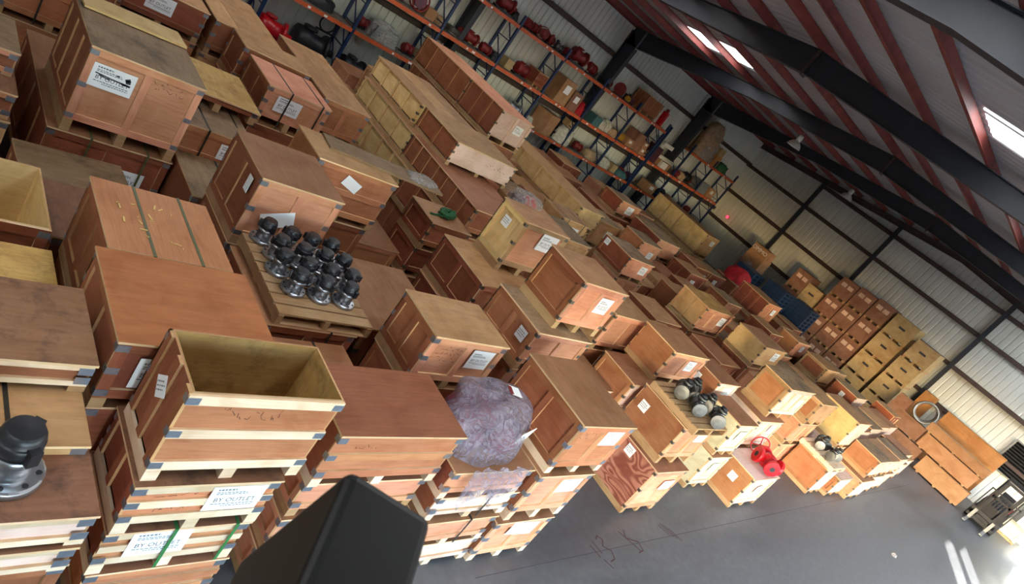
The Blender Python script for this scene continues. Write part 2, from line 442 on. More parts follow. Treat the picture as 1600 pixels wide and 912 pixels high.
wleft = holder('wall_left')
ribbed('X', X0, X1, 0, lambda a: zroof(YL) + 0.06, YL, 0.04).obj('wall_sheet', 'wall_sheet', wleft)
for z in (2.7, 5.92):
    MB().box(X0, YL - 0.2, z - 0.1, X1, YL - 0.02, z - 0.08).box(X0, YL - 0.2, z + 0.08, X1, YL - 0.02, z + 0.1).box(X0, YL - 0.2, z - 0.1, X1, YL - 0.18, z + 0.1).obj('girt', 'girt_dark', wleft)
wfar = holder('wall_far')
ribbed('Y', YR, YL, 0, lambda a: zroof(a) + 0.06, X1, 0.02).obj('wall_sheet', 'wall_sheet', wfar)
for z, y0, y1 in ((2.3, YR, YL), (4.07, YR, YL), (5.86, YR, YL), (7.28, YR, 16.7)):
    MB().box(X1 - 0.2, y0, z - 0.1, X1 - 0.02, y1, z - 0.08).box(X1 - 0.2, y0, z + 0.08, X1 - 0.02, y1, z + 0.1).box(X1 - 0.2, y0, z - 0.1, X1 - 0.18, y1, z + 0.1).obj('girt', 'girt_dark', wfar)
for y in (16.65, 12.0, 5.85, -0.3):
    MB().box(X1 - 0.34, y - 0.10, 0, X1 - 0.32, y + 0.10, zroof(y) - 0.25).box(X1 - 0.22, y - 0.10, 0, X1 - 0.2, y + 0.10, zroof(y) - 0.25).box(X1 - 0.32, y - 0.01, 0, X1 - 0.22, y + 0.01, zroof(y) - 0.25).obj('column', 'frame_steel', wfar)
# end rafter in two slopes
for ya, yb in ((YL, RIDGE), (RIDGE, YR)):
    mb = MB()
    for dx0, dx1, t0, t1 in ((0.20, 0.22, 0.0, 0.30), (0.1, 0.32, 0.0, 0.02), (0.1, 0.32, 0.28, 0.30)):
        mb.prism([(ya, zraf(ya) - t1), (yb, zraf(yb) - t1), (yb, zraf(yb) - t0), (ya, zraf(ya) - t0)], X1 - dx1, X1 - dx0, 'X')
    mb.obj('rafter', 'girt_dark', wfar)
wnear = MB().box(X0 - 0.1, YR, 0, X0, YL, 6.9).prism([(YR, 6.9), (YL, 6.9), (YL, zroof(YL) + .06), (RIDGE, zroof(RIDGE) + .06), (YR, zroof(YR) + .06)], X0 - 0.1, X0, 'X').obj('wall_near', 'wall_sheet'); struct(wnear)
wr = MB(); last = X0
for a, b_, hh in DOORS:
    wr.box(last, YR - 0.08, 0, a, YR, zroof(YR) + .05); wr.box(a, YR - 0.08, hh, b_, YR, zroof(YR) + .05); last = b_
wr.box(last, YR - 0.08, 0, X1, YR, zroof(YR) + .05)
struct(wr.obj('wall_right', 'wall_sheet'))
for i, (a, b_, hh) in enumerate(DOORS):                      # roll-up doors: rolled drum, bottom bar, guides
    d = holder('door_%d' % (i + 1))
    MB().lathe([(0.22, a), (0.22, b_)], 16, (0, YR + 0.24, hh + 0.26), 'X').obj('rolled_curtain', 'galv', d)
    for x in (a, b_): MB().box(x - 0.05, YR - 0.1, 0, x + 0.05, YR + 0.06, hh + 0.5).obj('guide', 'galv', d)

# roof: two slopes of ribbed sheets, purlins, skylight and added fill sheets
ceil = holder('ceiling')
SKY = [(19.6, 21.0, 13.75, 16.25), (12.45, 13.45, -0.9, 4.3),                     # two in view; the rest are unseen, added to brighten crate tops and end wall
       (11.9, 13.3, 12.6, 16.9), (4.6, 6.0, 11.4, 16.9),
       (4.6, 6.0, -0.9, 5.6), (-2.9, -1.5, -0.9, 5.6), (19.6, 20.9, -0.9, 3.9), (27.3, 28.6, -0.9, 3.7), (32.0, 35.2, -0.9, 3.7)]
def roof_slope(y0, y1):
    mb = MB(); xs = []; a = X0
    while a < X1:
        xs += [(a, 0), (a + 0.05, -0.035), (a + 0.11, -0.035), (a + 0.16, 0)]; a += 0.32
    xs.append((X1 + 0.12, 0))
    ys = sorted({y0, y1} | {s_[2] for s_ in SKY if y0 < s_[2] < y1} | {s_[3] for s_ in SKY if y0 < s_[3] < y1})
    for ya, yb in zip(ys, ys[1:]):
        for (p, dp), (q, dq) in zip(xs, xs[1:]):
            if any(s_[0] - 0.01 <= (p + q) / 2 <= s_[1] + 0.01 and s_[2] <= (ya + yb) / 2 <= s_[3] for s_ in SKY): continue
            mb.poly([(p, ya, zroof(ya) + dp + 0.04), (p, yb, zroof(yb) + dp + 0.04), (q, yb, zroof(yb) + dq + 0.04), (q, ya, zroof(ya) + dq + 0.04)])
    return mb
roof_slope(YR - 0.1, RIDGE).obj('roof_sheet', 'roof_sheet', ceil)
roof_slope(RIDGE, YL + 0.1).obj('roof_sheet', 'roof_sheet', ceil)
for xa, xb, ya, yb in SKY:
    n_ = 4; mb = MB()
    mb.prism([(ya, zroof(ya) + 0.02), (yb, zroof(yb) + 0.02), (yb, zroof(yb) + 0.06), (ya, zroof(ya) + 0.06)], xa - 0.15, xb + 0.15, 'X')
    mb.obj('skylight_or_fill_sheet', 'skylight', ceil)  # real skylights and the unseen fill sheets added for light
for k in range(-8, 9):
    y = RIDGE + 1.47 * k
    if y < YR + 0.1 or y > YL - 0.05: continue
    z = zroof(y); s_ = 1 if k >= 0 else -1
    MB().box(X0, y - 0.008, z - 0.2, X1, y + 0.008, z).box(X0, y, z - 0.2, X1, y + 0.075 * s_, z - 0.185).box(X0, y - 0.075 * s_, z - 0.015, X1, y, z).obj('purlin', 'red_oxide', ceil)
for ya in (YL - 0.25,):
    MB().box(X0, ya, zroof(ya) - 0.24, X1, ya + 0.02, zroof(ya)).box(X0, ya, zroof(ya) - 0.24, X1, ya + 0.12, zroof(ya) - 0.22).obj('eave_strut', 'red_oxide', ceil)

# rigid frames
def depth(y):
    d = abs(y - RIDGE)
    return 0.78 if d > 11.6 else (0.42 + (d - 5.5) / 6.1 * 0.36 if d > 5.5 else 0.6 - d / 5.5 * 0.18)
for i, x in enumerate((-0.2, 7.4, 15.0, 22.6, 30.1)):
    fr = holder('trim_%d' % (i + 1))
    for s_ in (1, -1):
        ye = YL - 0.25 if s_ > 0 else YR + 0.12
        ys = [RIDGE + s_ * d for d in (0, 1.5, 3.0, 5.5, 8.0, 10.0, 11.3)] + [ye]
        web = [(y, zraf(y)) for y in ys] + [(y, zraf(y) - depth(y)) for y in reversed(ys)]
        if s_ > 0: web = web[::-1]
        mb = MB().prism(web, x - 0.008, x + 0.008, 'X')
        for ya, yb in zip(ys, ys[1:]):
            for t, u in ((0.0, 0.016), (1.0, -0.016)):
                za, zb = zraf(ya) - depth(ya) * t, zraf(yb) - depth(yb) * t
                mb.prism([(ya, za - u), (yb, zb - u), (yb, zb), (ya, za)], x - 0.11, x + 0.11, 'X')
        mb.obj('rafter', 'frame_steel', fr)
        c0 = ye - s_ * 0.32; c1 = ye - s_ * 0.72
        zt = zraf(ye) - depth(ye) + 0.02
        mb = MB().prism([(ye, 0), (ye, zt + 0.6), (c1, zt), (c0, 0)], x - 0.008, x + 0.008, 'X')
        mb.box(x - 0.11, min(ye, ye - s_ * .018), 0, x + 0.11, max(ye, ye - s_ * .018), zt + 0.6)
        mb.prism([(c0, 0), (c0 - s_ * 0.018, 0), (c1 - s_ * 0.018, zt), (c1, zt)], x - 0.11, x + 0.11, 'X')
        mb.obj('column', 'frame_steel', fr)
        mb = MB().obox((x, (ye + c1) / 2, zt + 0.02), (0.1, 0, 0), (0, 0.36, 0), (0, 0, 0.01)); mb.obj('stiffener', 'frame_steel', fr)
        MB().box(x - 0.1, c1 - s_ * 0.02 - 0.012, zt, x + 0.1, c1 - s_ * 0.02 + 0.012, zraf(c1)).obj('splice_plate', 'galv', fr)
    for y in (RIDGE,):
        MB().box(x - 0.11, y - 0.018, zraf(y) - 0.66, x + 0.11, y + 0.018, zraf(y)).obj('splice_plate', 'girt_dark', fr)

# ---------------------------------------------------------------- lettering used on the paper labels
def text_mesh(name, txt, size, mat):
    cu = bpy.data.curves.new(name, 'FONT'); cu.body = txt; cu.size = size; cu.align_x = 'CENTER'; cu.align_y = 'CENTER'; cu.resolution_u = 2
    o = bpy.data.objects.new(name, cu); COL.objects.link(o)
    bpy.context.view_layer.update()
    me = bpy.data.meshes.new_from_object(o.evaluated_get(bpy.context.evaluated_depsgraph_get()))
    bpy.data.objects.remove(o); me.name = name; me.materials.clear(); me.materials.append(MATS[mat])
    return me
LETTER = text_mesh('lettering', 'BY OUTLET', 0.075, 'ink')
def small_print(lines, mat='ink_faint'):
    """rows of short dashes: the label's print that is too small to read"""
    r = random.Random(3); mb = MB()
    for x0, x1, y, hgt in lines:
        x = x0
        while x < x1:
            w = r.uniform(0.012, 0.035); mb.poly([(x, y, 0), (min(x + w, x1), y, 0), (min(x + w, x1), y + hgt, 0), (x, y + hgt, 0)]); x += w + 0.008
    return mb.mesh('small_print', [mat])
PRINT = small_print([(-.2, -.02, .105, .022), (-.2, .08, .075, .012), (-.2, .1, .055, .012), (-.2, .2, -.075, .012), (-.1, .2, -.1, .012)])
PRINT_S = small_print([(-.07, .05, .03, .012), (-.07, .07, .0, .01), (-.07, .04, -.03, .01)])

MAT_T = {'Y-': Matrix.Rotation(math.pi / 2, 4, 'X'),
         'X-': Matrix.Rotation(-math.pi / 2, 4, 'Z') @ Matrix.Rotation(math.pi / 2, 4, 'X')}
def paper(parent, face, u, z, off, w=0.44, h=0.27, rot=0.0, text=True, small=False):
    """paper label stuck on the -Y or -X face; off = distance of that face from the crate's centre"""
    p = MB().box(-w / 2, -h / 2, -0.0015, w / 2, h / 2, 0.0015).obj('label', 'paper', parent)
    M = MAT_T[face] @ Matrix.Rotation(rot, 4, 'Z')
    loc = Vector((u, -off - 0.003, z)) if face == 'Y-' else Vector((-off - 0.003, u, z))
    p.matrix_local = Matrix.Translation(loc) @ M
    if text:
        k = w / 0.5
        t = link('lettering', LETTER, p); t.location = (0, -0.02 * k, 0.0022); t.scale = (k, k, 1)
        t = link('small_print', PRINT, p); t.location = (0, 0, 0.0022); t.scale = (k, k, 1)
    elif small:
        t = link('small_print', PRINT_S, p); t.location = (0, 0, 0.0022); t.scale = (w / 0.16,) * 2 + (1,)
    return p

def scribble(parent, face, u, z, off, w, h, seed, mat='stencil'):
    """rows of quick hand-brushed strokes, too rough to read"""
    r = random.Random(seed); mb = MB(); n = max(1, int(h / 0.075))
    for k in range(n):
        y = h / 2 - (k + 0.5) * h / n; x = -w / 2 + r.uniform(0, w * .2); amp = h / n * 0.36
        while x < w / 2 - 0.03:
            p = Vector((x, y + r.uniform(-amp, amp), 0))
            for _ in range(r.randint(2, 4)):
                q = p + Vector((r.uniform(-0.012, 0.03), r.uniform(-amp, amp), 0)); q.y = max(y - amp, min(y + amp, q.y))
                d = q - p
                if d.length > 0.004:
                    nn = Vector((-d.y, d.x, 0)).normalized() * r.uniform(0.0015, 0.0032); mb.poly([p - nn, q - nn, q + nn, p + nn])
                p = q
            x = p.x + r.uniform(0.014, 0.04)
    o = mb.obj('stencil_marks', mat, parent)
    loc = Vector((u, -off - 0.0015, z)) if face == 'Y-' else Vector((-off - 0.0015, u, z))
    o.matrix_local = Matrix.Translation(loc) @ MAT_T[face]
    return o

CLIP = MB().box(-0.002, -0.002, -0.03, 0.085, 0.0015, 0.03).box(-0.002, -0.002, -0.03, 0.0015, 0.06, 0.03).mesh('corner_clip', ['clip'])
CLIP_R = MB().box(-0.085, -0.002, -0.03, 0.002, 0.0015, 0.03).mesh('corner_clip', ['clip'])
CLIP_B = MB().box(-0.0015, -0.03, -0.03, 0.0025, 0.0, 0.03).mesh('corner_clip', ['clip'])

CLIPD = [MB().box(-0.002, -0.002, -0.025, 0.06, 0.0015, 0.025).box(-0.002, -0.002, -0.025, 0.0015, 0.05, 0.025).mesh('corner_clip', ['clip_dark']), MB().box(-0.06, -0.002, -0.025, 0.002, 0.0015, 0.025).mesh('corner_clip', ['clip_dark']), MB().box(-0.0015, -0.025, -0.025, 0.0025, 0.0, 0.025).mesh('corner_clip', ['clip_dark'])]
BOXES = []          # footprints already taken: x0, y0, z0, x1, y1, z1, key
TB = 0.022          # batten thickness
def crate(label, x, y, z, sx, sy, h, body='ply_orange', front='panels', side='panels', lid='lid_brown', batten=None,
          yaw=0.0, skid=0.10, detail=2, open_top=False, key=None, clips=True, group=None, inside='ply_yellow',
          papers=(), straps=(), marks=(), lid_seams=0, lid_over=0.012, nside=None, nfront=None, name='crate', sidemat=None, side_batten=None, cat='crate'):
    """plywood crate; x, y is the near corner (lowest x and y), z the surface it stands on"""
    batten = batten or body; sidemat = sidemat or body; side_batten = side_batten or sidemat  # most separate sidemats paint the -X side's shade into the wood colour
    t = thing(name, label, cat, (x + sx / 2, y + sy / 2, z), math.radians(yaw), group)
    BOXES.append((x, y, z, x + sx, y + sy, z + h, key or label))
    hx, hy = sx / 2, sy / 2
    zl = h if open_top else h - 0.02
    z0 = skid
    if skid > 0:
        w = min(0.1, sx * 0.1)
        for cx in (-hx + w / 2, 0, hx - w / 2):
            MB().box(cx - w / 2, -hy, 0, cx + w / 2, hy, skid).obj('skid', 'pine_dull' if detail < 2 or y > 3.2 or x > 8 else 'pine', t)
    # base and the two plain sides away from the aisle
    MB().box(-hx + TB, -hy + TB, z0, hx - TB, hy - TB, z0 + 0.02).obj('base_panel', inside if open_top else body, t)
    MB().box(-hx, hy - 0.016, z0, hx, hy, zl, 1).obj('back_panel', [inside if open_top else body, 'edge_dull'], t)
    MB().box(hx - 0.016, -hy + TB, z0, hx, hy - 0.016, zl, 0).obj('end_panel', [inside if open_top else body, 'edge_dull'], t)
    fo = TB if front != 'plain' else 0.0
    so = TB if side != 'plain' else 0.0
    MB().box(-hx + so, -hy + fo, z0, hx - 0.016, -hy + fo + 0.014, zl, 1).obj('front_panel', [body, 'edge'], t)
    MB().box(-hx + so, -hy + fo + 0.014, z0, -hx + so + 0.014, hy - 0.016, zl, 0).obj('side_panel', [sidemat, 'edge_dull'], t)
    if open_top:
        for nm, bx in (('inner_panel', (-hx + so + .014, -hy + fo + .014, z0 + .02, hx - .016, -hy + fo + .024, zl - .005)), ('inner_panel', (-hx + so + .014, -hy + fo + .024, z0 + .02, -hx + so + .024, hy - .016, zl - .005))):
            MB().box(*bx).obj(nm, inside, t)
    bw = min(0.085, 0.16 * (zl - z0) + 0.015)
    def hb(zc, a, b_, nm='batten', mat=None, wid=None):
        wid = wid or bw
        MB().box(a, -hy, zc - wid / 2, b_, -hy + TB, zc + wid / 2, 1).obj(nm, [mat or batten, 'edge'], t)
    def vb(xc, a, b_): MB().box(xc - bw / 2, -hy, a, xc + bw / 2, -hy + TB, b_, 1).obj('batten', [batten, 'edge'], t)
    if front == 'panels':
        n = nfront or max(1, round(sx / 0.6))
        hb(zl - bw / 2, -hx, hx); hb(z0 + bw / 2, -hx, hx)
        for k in range(n + 1): vb(-hx + bw / 2 + (sx - bw) * k / n, z0 + bw, zl - bw)
    elif front == 'bars':
        for k in range(3): hb(z0 + bw / 2 + (zl - z0 - bw) * k / 2, -hx, hx)
    elif front == 'bars2':
        hb(zl - bw / 2, -hx, hx); hb(z0 + bw / 2, -hx, hx)
    elif front == 'frame':
        hb(zl - bw / 2, -hx, hx); hb(z0 + bw / 2, -hx, hx); vb(-hx + bw / 2, z0 + bw, zl - bw); vb(hx - bw / 2, z0 + bw, zl - bw)
    elif front == 'posts':
        for k in range(3): vb(-hx + bw / 2 + (sx - bw) * k / 2, z0, zl)
    def shb(zc, a, b_): MB().box(-hx, a, zc - bw / 2, -hx + TB, b_, zc + bw / 2, 0).obj('batten', [side_batten, 'edge_dull'], t)
    def svb(yc, a, b_, wd=None): wd = wd or bw; MB().box(-hx, yc - wd / 2, a, -hx + TB, yc + wd / 2, b_, 0).obj('batten', [side_batten, 'edge_dull'], t)
    ya, yb = -hy + fo, hy
    if side == 'panels':
        n = nside or max(1, round(sy / 0.6))
        shb(zl - bw / 2, ya, yb); shb(z0 + bw / 2, ya, yb)
        for k in range(n + 1): svb(ya + bw / 2 + (yb - ya - bw) * k / n, z0 + bw, zl - bw)
    elif side == 'bars':
        shb(zl - bw / 2, ya, yb); shb(z0 + bw / 2, ya, yb); shb((zl + z0) / 2, ya, yb)
    elif side == 'frame':
        shb(zl - bw / 2, ya, yb); shb(z0 + bw / 2, ya, yb); svb(ya + bw / 2, z0 + bw, zl - bw); svb(yb - bw / 2, z0 + bw, zl - bw)
    elif side == 'posts':
        n = nside or max(2, round(sy / 0.5))
        for k in range(n + 1): svb(ya + bw / 2 + (yb - ya - bw) * k / n, z0, zl)
    if not open_top:
        o_ = lid_over
        if lid_seams:
            for k in range(lid_seams + 1):
                a = -hx - o_ + (sx + 2 * o_) * k / (lid_seams + 1); b_ = -hx - o_ + (sx + 2 * o_) * (k + 1) / (lid_seams + 1) - (0.006 if k < lid_seams else 0)
                MB().box(a, -hy - o_, zl, b_, hy + o_, h + (0.003 if k % 2 else 0), 2).obj('lid_board', [lid, 'edge'], t)
        else:
            MB().box(-hx - o_, -hy - o_, zl, hx + o_, hy + o_, h, 2).obj('lid', [lid, 'edge'], t)
    if clips and detail > 0:
        zs = [zl - 0.05, z0 + 0.05] if zl - z0 < 0.35 or detail == 1 else [zl - 0.05, (zl + z0) / 2, z0 + 0.05]
        ca, cb, cc = (CLIP, CLIP_R, CLIP_B) if x < 6.6 else CLIPD
        for zc in zs:
            link('corner_clip', ca, t, (-hx - 0.0005, -hy - 0.0005, zc)); link('corner_clip', cb, t, (hx + 0.0005, -hy - 0.0005, zc))
            if detail > 1: link('corner_clip', cc, t, (-hx - 0.0025, hy, zc))
    for kw in papers:
        kw = dict(kw); face = kw.pop('face', 'Y-'); u = kw.pop('u', 0.0); zz = kw.pop('z', 0.5)
        paper(t, face, u * (hx if face == 'Y-' else hy), z0 + (zl - z0) * zz, hy if face == 'Y-' else hx, **kw)
    for col, xs in straps:
        for u in xs:
            c = u * hx; s_ = 0.013
            mb = MB().box(c - s_, -hy - 0.02, h + 0.0005, c + s_, hy + 0.02, h + 0.004)
            mb.box(c - s_, -hy - 0.0205, 0.0 if skid == 0 else 0.02, c + s_, -hy - 0.017, h + 0.004)
            mb.box(c - s_, hy + 0.017, 0.02, c + s_, hy + 0.0205, h + 0.004)
            mb.obj('strap', col, t)
    for i, (face, u, zz, w, hh) in enumerate(marks):
        # strokes sit on the proud battens' plane only where the panel is flush; otherwise on the panel itself
        offs = (hy - fo if face == 'Y-' else hx - so)
        scribble(t, face, u * (hx if face == 'Y-' else hy), z0 + (zl - z0) * zz, offs, w, hh, i + int(x * 10) + int(y * 7))
    return t

UNDER_BODY = ['ply_brown', 'ply_red', 'ply_orange', 'ply_tan']
def under(key, x, y, ztop, sx, sy, n=None, jitter=0.03, body=None, front='panels', detail=1, labels=None, heights=None, **kw):
    """the crates a crate stands on, down to the floor"""
    n = n or max(1, round(ztop / 0.72)); hs = heights or [ztop / n] * n; z = 0.0
    for k in range(n):
        lb = (labels[k] if labels else None) or ('plywood crate directly under the ' + key if k == n - 1 else ('plywood crate at the very bottom under the ' + key if k == 0 else 'plywood crate in the middle of the stack under the ' + key))
        r = random.Random(hash_str(key) + k)
        dx, dy = (r.uniform(-jitter, jitter), r.uniform(-jitter, jitter))
        crate(lb, x + dx, y + dy, z, sx - 0.01, sy - 0.01, hs[k], body=body or UNDER_BODY[(k + hash_str(key)) % 4], front=front,
              lid='lid_brown', detail=detail, skid=min(0.1, hs[k] * 0.2), key='support of ' + key, group='crates carrying other crates', **kw)
        z += hs[k]
def hash_str(s): return sum(ord(c) * (i + 1) for i, c in enumerate(s)) % 9973

# ---------------------------------------------------------------- crates, column by column from the near left corner
LB = dict(w=0.44, h=0.28)
SQ = dict(text=False, small=True, w=0.17, h=0.17)

# --- near left stack beside the aisle (only its right ends are in view)
crate('thin pale crate with the black valve standing on it', .40, 2.67, 1.30, 1.18, 1.15, .27, 'ply_pale', 'bars2', 'plain', 'lid_dark', 'pine', skid=.03, key='thin crate with the black valve')
crate('thin pale crate under the one with the black valve', .38, 2.66, 1.07, 1.18, 1.15, .23, 'ply_pale', 'bars2', 'plain', 'lid_dark', 'pine', skid=.02)
crate('flat board-topped crate with a black strap and scrawled numbers on its lid', .40, 3.12, 1.57, 1.16, .94, .085, 'ply_tan', 'plain', 'plain', 'lid_tan', skid=0, lid_seams=0, straps=[('strap_black', [.30])], key='flat crate with the black strap')
crate('crate with a stained brown lid and a pale batten along its front edge', .40, 3.57, 1.655, 1.18, .76, .25, 'ply_brown', 'bars2', 'plain', 'lid_dark', 'pine', skid=.05, key='stained brown lid crate')
under('thin pale crates at the left edge', .40, 2.68, 1.07, 1.16, 1.5, 2)
crate('yellow-topped crate with dark knots between the stained lid and the open crate', .42, 4.42, .80, 1.16, .83, .74, 'ply_yellow', 'panels', 'plain', 'lid_yellow', key='knotty yellow crate')
under('knotty yellow crate', .42, 4.42, .80, 1.16, .83, 1)
oc2 = crate('open red-brown crate with yellow lining at the left edge, black valve inside', .36, 5.40, .80, 1.22, .98, .83, 'ply_red', 'panels', 'plain', open_top=True, key='open crate at the left edge', papers=[dict(u=.5, z=.55, w=.34, h=.25)])
under('open crate at the left edge', .36, 5.40, .80, 1.22, .98, 1)
crate('low mottled brown crate wedged beside the open crate at the left edge', 1.78, 6.0, .52, .90, .95, .68, 'ply_brown', 'plain', 'plain', 'lid_dark', key='low mottled crate')
under('low mottled crate', 1.78, 6.0, .52, .9, .95, 1)
crate('grey-topped crate with two bright clips at the upper left edge', .45, 8.96, 1.24, 1.17, .95, .31, 'ply_brown', 'bars2', 'plain', 'lid_grey', 'ply_salmon', skid=.03, key='grey-topped crate with bright clips')
crate('crate with a clipped corner under the grey-topped crate', .45, 8.54, .91, 1.20, 1.3, .33, 'ply_brown', 'bars2', 'plain', 'lid_dark', 'ply_salmon', skid=.03, key='crate with a clipped corner')
under('crate with a clipped corner', .45, 8.54, .91, 1.2, 1.3, 1)
crate('strapped orange crate behind the biggest crate at the upper left', 1.72, 12.1, .78, 1.36, 1.0, .62, 'ply_orange', 'bars2', 'panels', 'lid_brown', straps=[('strap_black', [-.3])], key='strapped crate at the upper left')
under('strapped crate at the upper left', 1.72, 12.1, .78, 1.36, 1.0, 1, body='ply_orange')
crate('dark-topped crate stacked on the strapped crate at the upper left', 1.74, 12.15, 1.40, 1.34, .95, .4, 'ply_brown', 'bars2', 'plain', 'lid_dark')

# --- biggest crate, upper left
bigc = crate('big salmon plywood crate with a white paper label crossed out in black', 2.10, 8.44, 1.05, 1.27, 1.58, 1.11, 'ply_salmon', 'panels', 'panels', 'lid_grey', key='big salmon crate', skid=.16, sidemat='ply_brown', nside=3,
      papers=[dict(u=-.52, z=.68, w=.46, h=.29)], marks=[('Y-', .38, .82, .4, .16)])
crate('deep red-brown crate with olive straps and a paper label under the big salmon crate', 2.00, 8.44, 0, 1.39, 2.7, 1.05, 'ply_red', 'panels', 'panels', 'lid_brown', key='deep red-brown crate', nside=4,
      papers=[dict(u=.36, z=.55)], straps=[('strap_olive', [-.35, .58])], marks=[('Y-', -.6, .6, .45, .4)])
lbl = [c_ for c_ in bigc.children if c_.name.startswith('label')][0]          # felt-pen lines across its label
mb = MB()
for (ax, ay), (bx, by), wd in (((-.19, .03), (.02, .005), .008), ((-.15, .012), (-.03, -.01), .007), ((.0, .008), (.16, .0), .009), ((.09, .0), (.19, -.006), .012), ((.12, .05), (.17, .075), .02), ((.13, .04), (.18, .045), .022), ((.02, .07), (.05, .075), .01)):
    a, b_ = Vector((ax, ay, .003)), Vector((bx, by, .003)); d = (b_ - a); nn = Vector((-d.y, d.x, 0)).normalized() * wd
    mb.poly([a - nn, b_ - nn, b_ + nn, a + nn])
mb.obj('marker_line', 'ink', lbl)
# loose boards on and behind it
MB().obox((2.75, 9.83, 2.185), (.62, .03, 0), (-.012, .24, 0), (0, 0, .014)).obj('loose_board', 'ply_yellow')
tag(bpy.data.objects['loose_board'], 'pale loose board lying at the back of the big salmon crate lid', 'board')
crate('thin strapped crate with an orange-yellow lid jutting past the big salmon crate', 3.46, 9.55, 1.50, 1.18, 1.2, .22, 'ply_brown', 'plain', 'plain', 'lid_yellow', skid=.12, lid_over=.03, key='orange-yellow lid')
crate('grey-topped crate with black straps and a label, right of the big salmon crate', 3.42, 8.83, .95, 1.02, 1.9, .55, 'ply_orange', 'bars2', 'plain', 'lid_grey', straps=[('strap_black', [-.25, .75])], papers=[dict(u=.55, z=.45, w=.36, h=.24)], key='grey crate with black straps')
under('grey crate with black straps', 3.42, 8.83, .95, 1.02, 1.9, 1, body='ply_brown')
crate('low grey-topped crate with one black strap in the gap below the big salmon crate', 3.46, 7.62, 0, 1.0, 1.1, 1.12, 'ply_brown', 'bars2', 'plain', 'lid_grey', straps=[('strap_black', [.1])], key='low strapped grey crate')

# --- column behind the open crate
crate('big crate with a smooth orange-brown lid behind the open crate', 1.71, 3.72, 1.36, 1.17, 1.04, .64, 'ply_red', 'panels', 'panels', 'lid_orange', key='smooth orange-brown lid', papers=[dict(u=-.35, z=.5, w=.4, h=.28)], lid_over=.015, sidemat='ply_brown')
under('smooth orange-brown lid', 1.72, 3.74, 1.36, 1.15, 1.02, 2, body='ply_red')
crate('crate with two olive straps and wood shavings on its pale lid', 1.80, 4.80, 1.20, .98, 1.0, .80, 'ply_brown', 'panels', 'panels', 'ply_orange', straps=[('strap_olive', [-.32, .48])], key='lid with wood shavings', sidemat='ply_brown')
under('lid with wood shavings', 1.80, 4.80, 1.20, .98, 1.0, 2, body='ply_brown')
sh = MB(); r_ = random.Random(5)
for k in range(16):
    a = r_.uniform(0, 6.28); l_ = r_.uniform(.012, .04); cx, cy = 1.95 + r_.uniform(0, .45), 4.95 + r_.uniform(0, .6)
    dx, dy = math.cos(a) * l_, math.sin(a) * l_
    sh.obox((cx, cy, 2.007), (dx, dy, 0), (-dy * .2, dx * .2, 0), (0, 0, .003))
so = sh.obj('wood_shavings', 'shaving'); so['kind'] = 'stuff'; tag(so, 'pale wood shavings scattered on the olive-strapped lid', 'shavings')

# --- open crate on the aisle and the thin crates below it
crate('open crate with dull yellow lining and three pale battens across its front', 1.92, 3.02, 1.42, 1.16, .62, .80, 'ply_orange', 'bars', 'posts', batten='pine', open_top=True, inside='lining', key='open crate on the aisle', nside=2, sidemat='ply_brown',
      papers=[dict(face='X-', u=.1, z=.62, w=.15, h=.15, text=False, small=True, rot=.7)], marks=[('Y-', -.15, .76, .5, .14)])
crate('pale thin crate with blue-grey clips and a torn label, just under the open crate', 1.90, 2.98, .92, 1.06, .70, .50, 'ply_orange', 'bars', 'posts', 'lid_dark', 'pine', key='thin crate with the torn label', papers=[dict(u=.42, z=.58, w=.42, h=.26)], marks=[('Y-', -.45, .72, .4, .07), ('Y-', -.4, .3, .4, .07)], sidemat='ply_red')
crate('pale thin crate tied with two bright green straps low beside the aisle', 1.90, 2.99, .46, 1.04, .70, .46, 'ply_orange', 'bars', 'posts', 'lid_dark', 'pine', key='crate with bright green straps', papers=[dict(u=-.25, z=.6, w=.42, h=.26)], straps=[('strap_green', [-.12, .78])], sidemat='ply_red')
under('crate with bright green straps', 1.9, 3.0, .46, 1.04, .70, 1, body='ply_orange', front='bars')

# --- pallet of black-capped valves and its neighbours
crate('brown crate with a paper label and strap under the pallet of black valves', 3.38, 4.84, .62, 1.08, 1.25, .84, 'ply_red', 'panels', 'panels', 'lid_brown', key='crate under the black valves', papers=[dict(u=.35, z=.5, w=.5, h=.3)], straps=[('strap_black', [.4])])
under('crate under the black valves', 3.38, 4.84, .62, 1.08, 1.25, 1)
crate('wide crate with a plain brown lid right of the pallet of black valves', 4.70, 5.02, .66, 1.28, 1.45, .80, 'ply_brown', 'panels', 'panels', 'lid_brown', key='plain lid right of the valves')
under('plain lid right of the valves', 4.7, 5.02, .66, 1.28, 1.45, 1)
crate('crate with a strapped brown lid in the gap in front of the black valves', 3.25, 3.95, 0, 1.05, .80, 1.36, 'ply_brown', 'panels', 'plain', 'lid_brown', straps=[('strap_black', [.3])], key='low strapped lid')
crate('tall crate with half-peeled white paper behind the black valves', 3.50, 6.42, 1.30, 1.05, 1.06, .90, 'ply_salmon', 'panels', 'panels', 'lid_brown', key='crate with half-peeled paper', sidemat='ply_brown', papers=[dict(u=-.25, z=.42, w=.4, h=.2, rot=.35, text=False), dict(face='X-', u=-.55, z=.72, w=.12, h=.2, text=False)])
under('crate with half-peeled paper', 3.52, 6.44, 1.30, 1.03, 1.05, 2, body='ply_brown')
crate('orange crate with a torn diamond of paper, plank lying on it', 4.70, 7.60, 1.32, 1.32, .86, .86, 'ply_orange', 'bars', 'plain', 'lid_tan', key='crate with a torn diamond of paper', papers=[dict(u=-.05, z=.72, w=.3, h=.16, rot=-.35, text=False)])
under('crate with a torn diamond of paper', 4.72, 7.62, 1.32, 1.3, .84, 2, body='ply_brown')
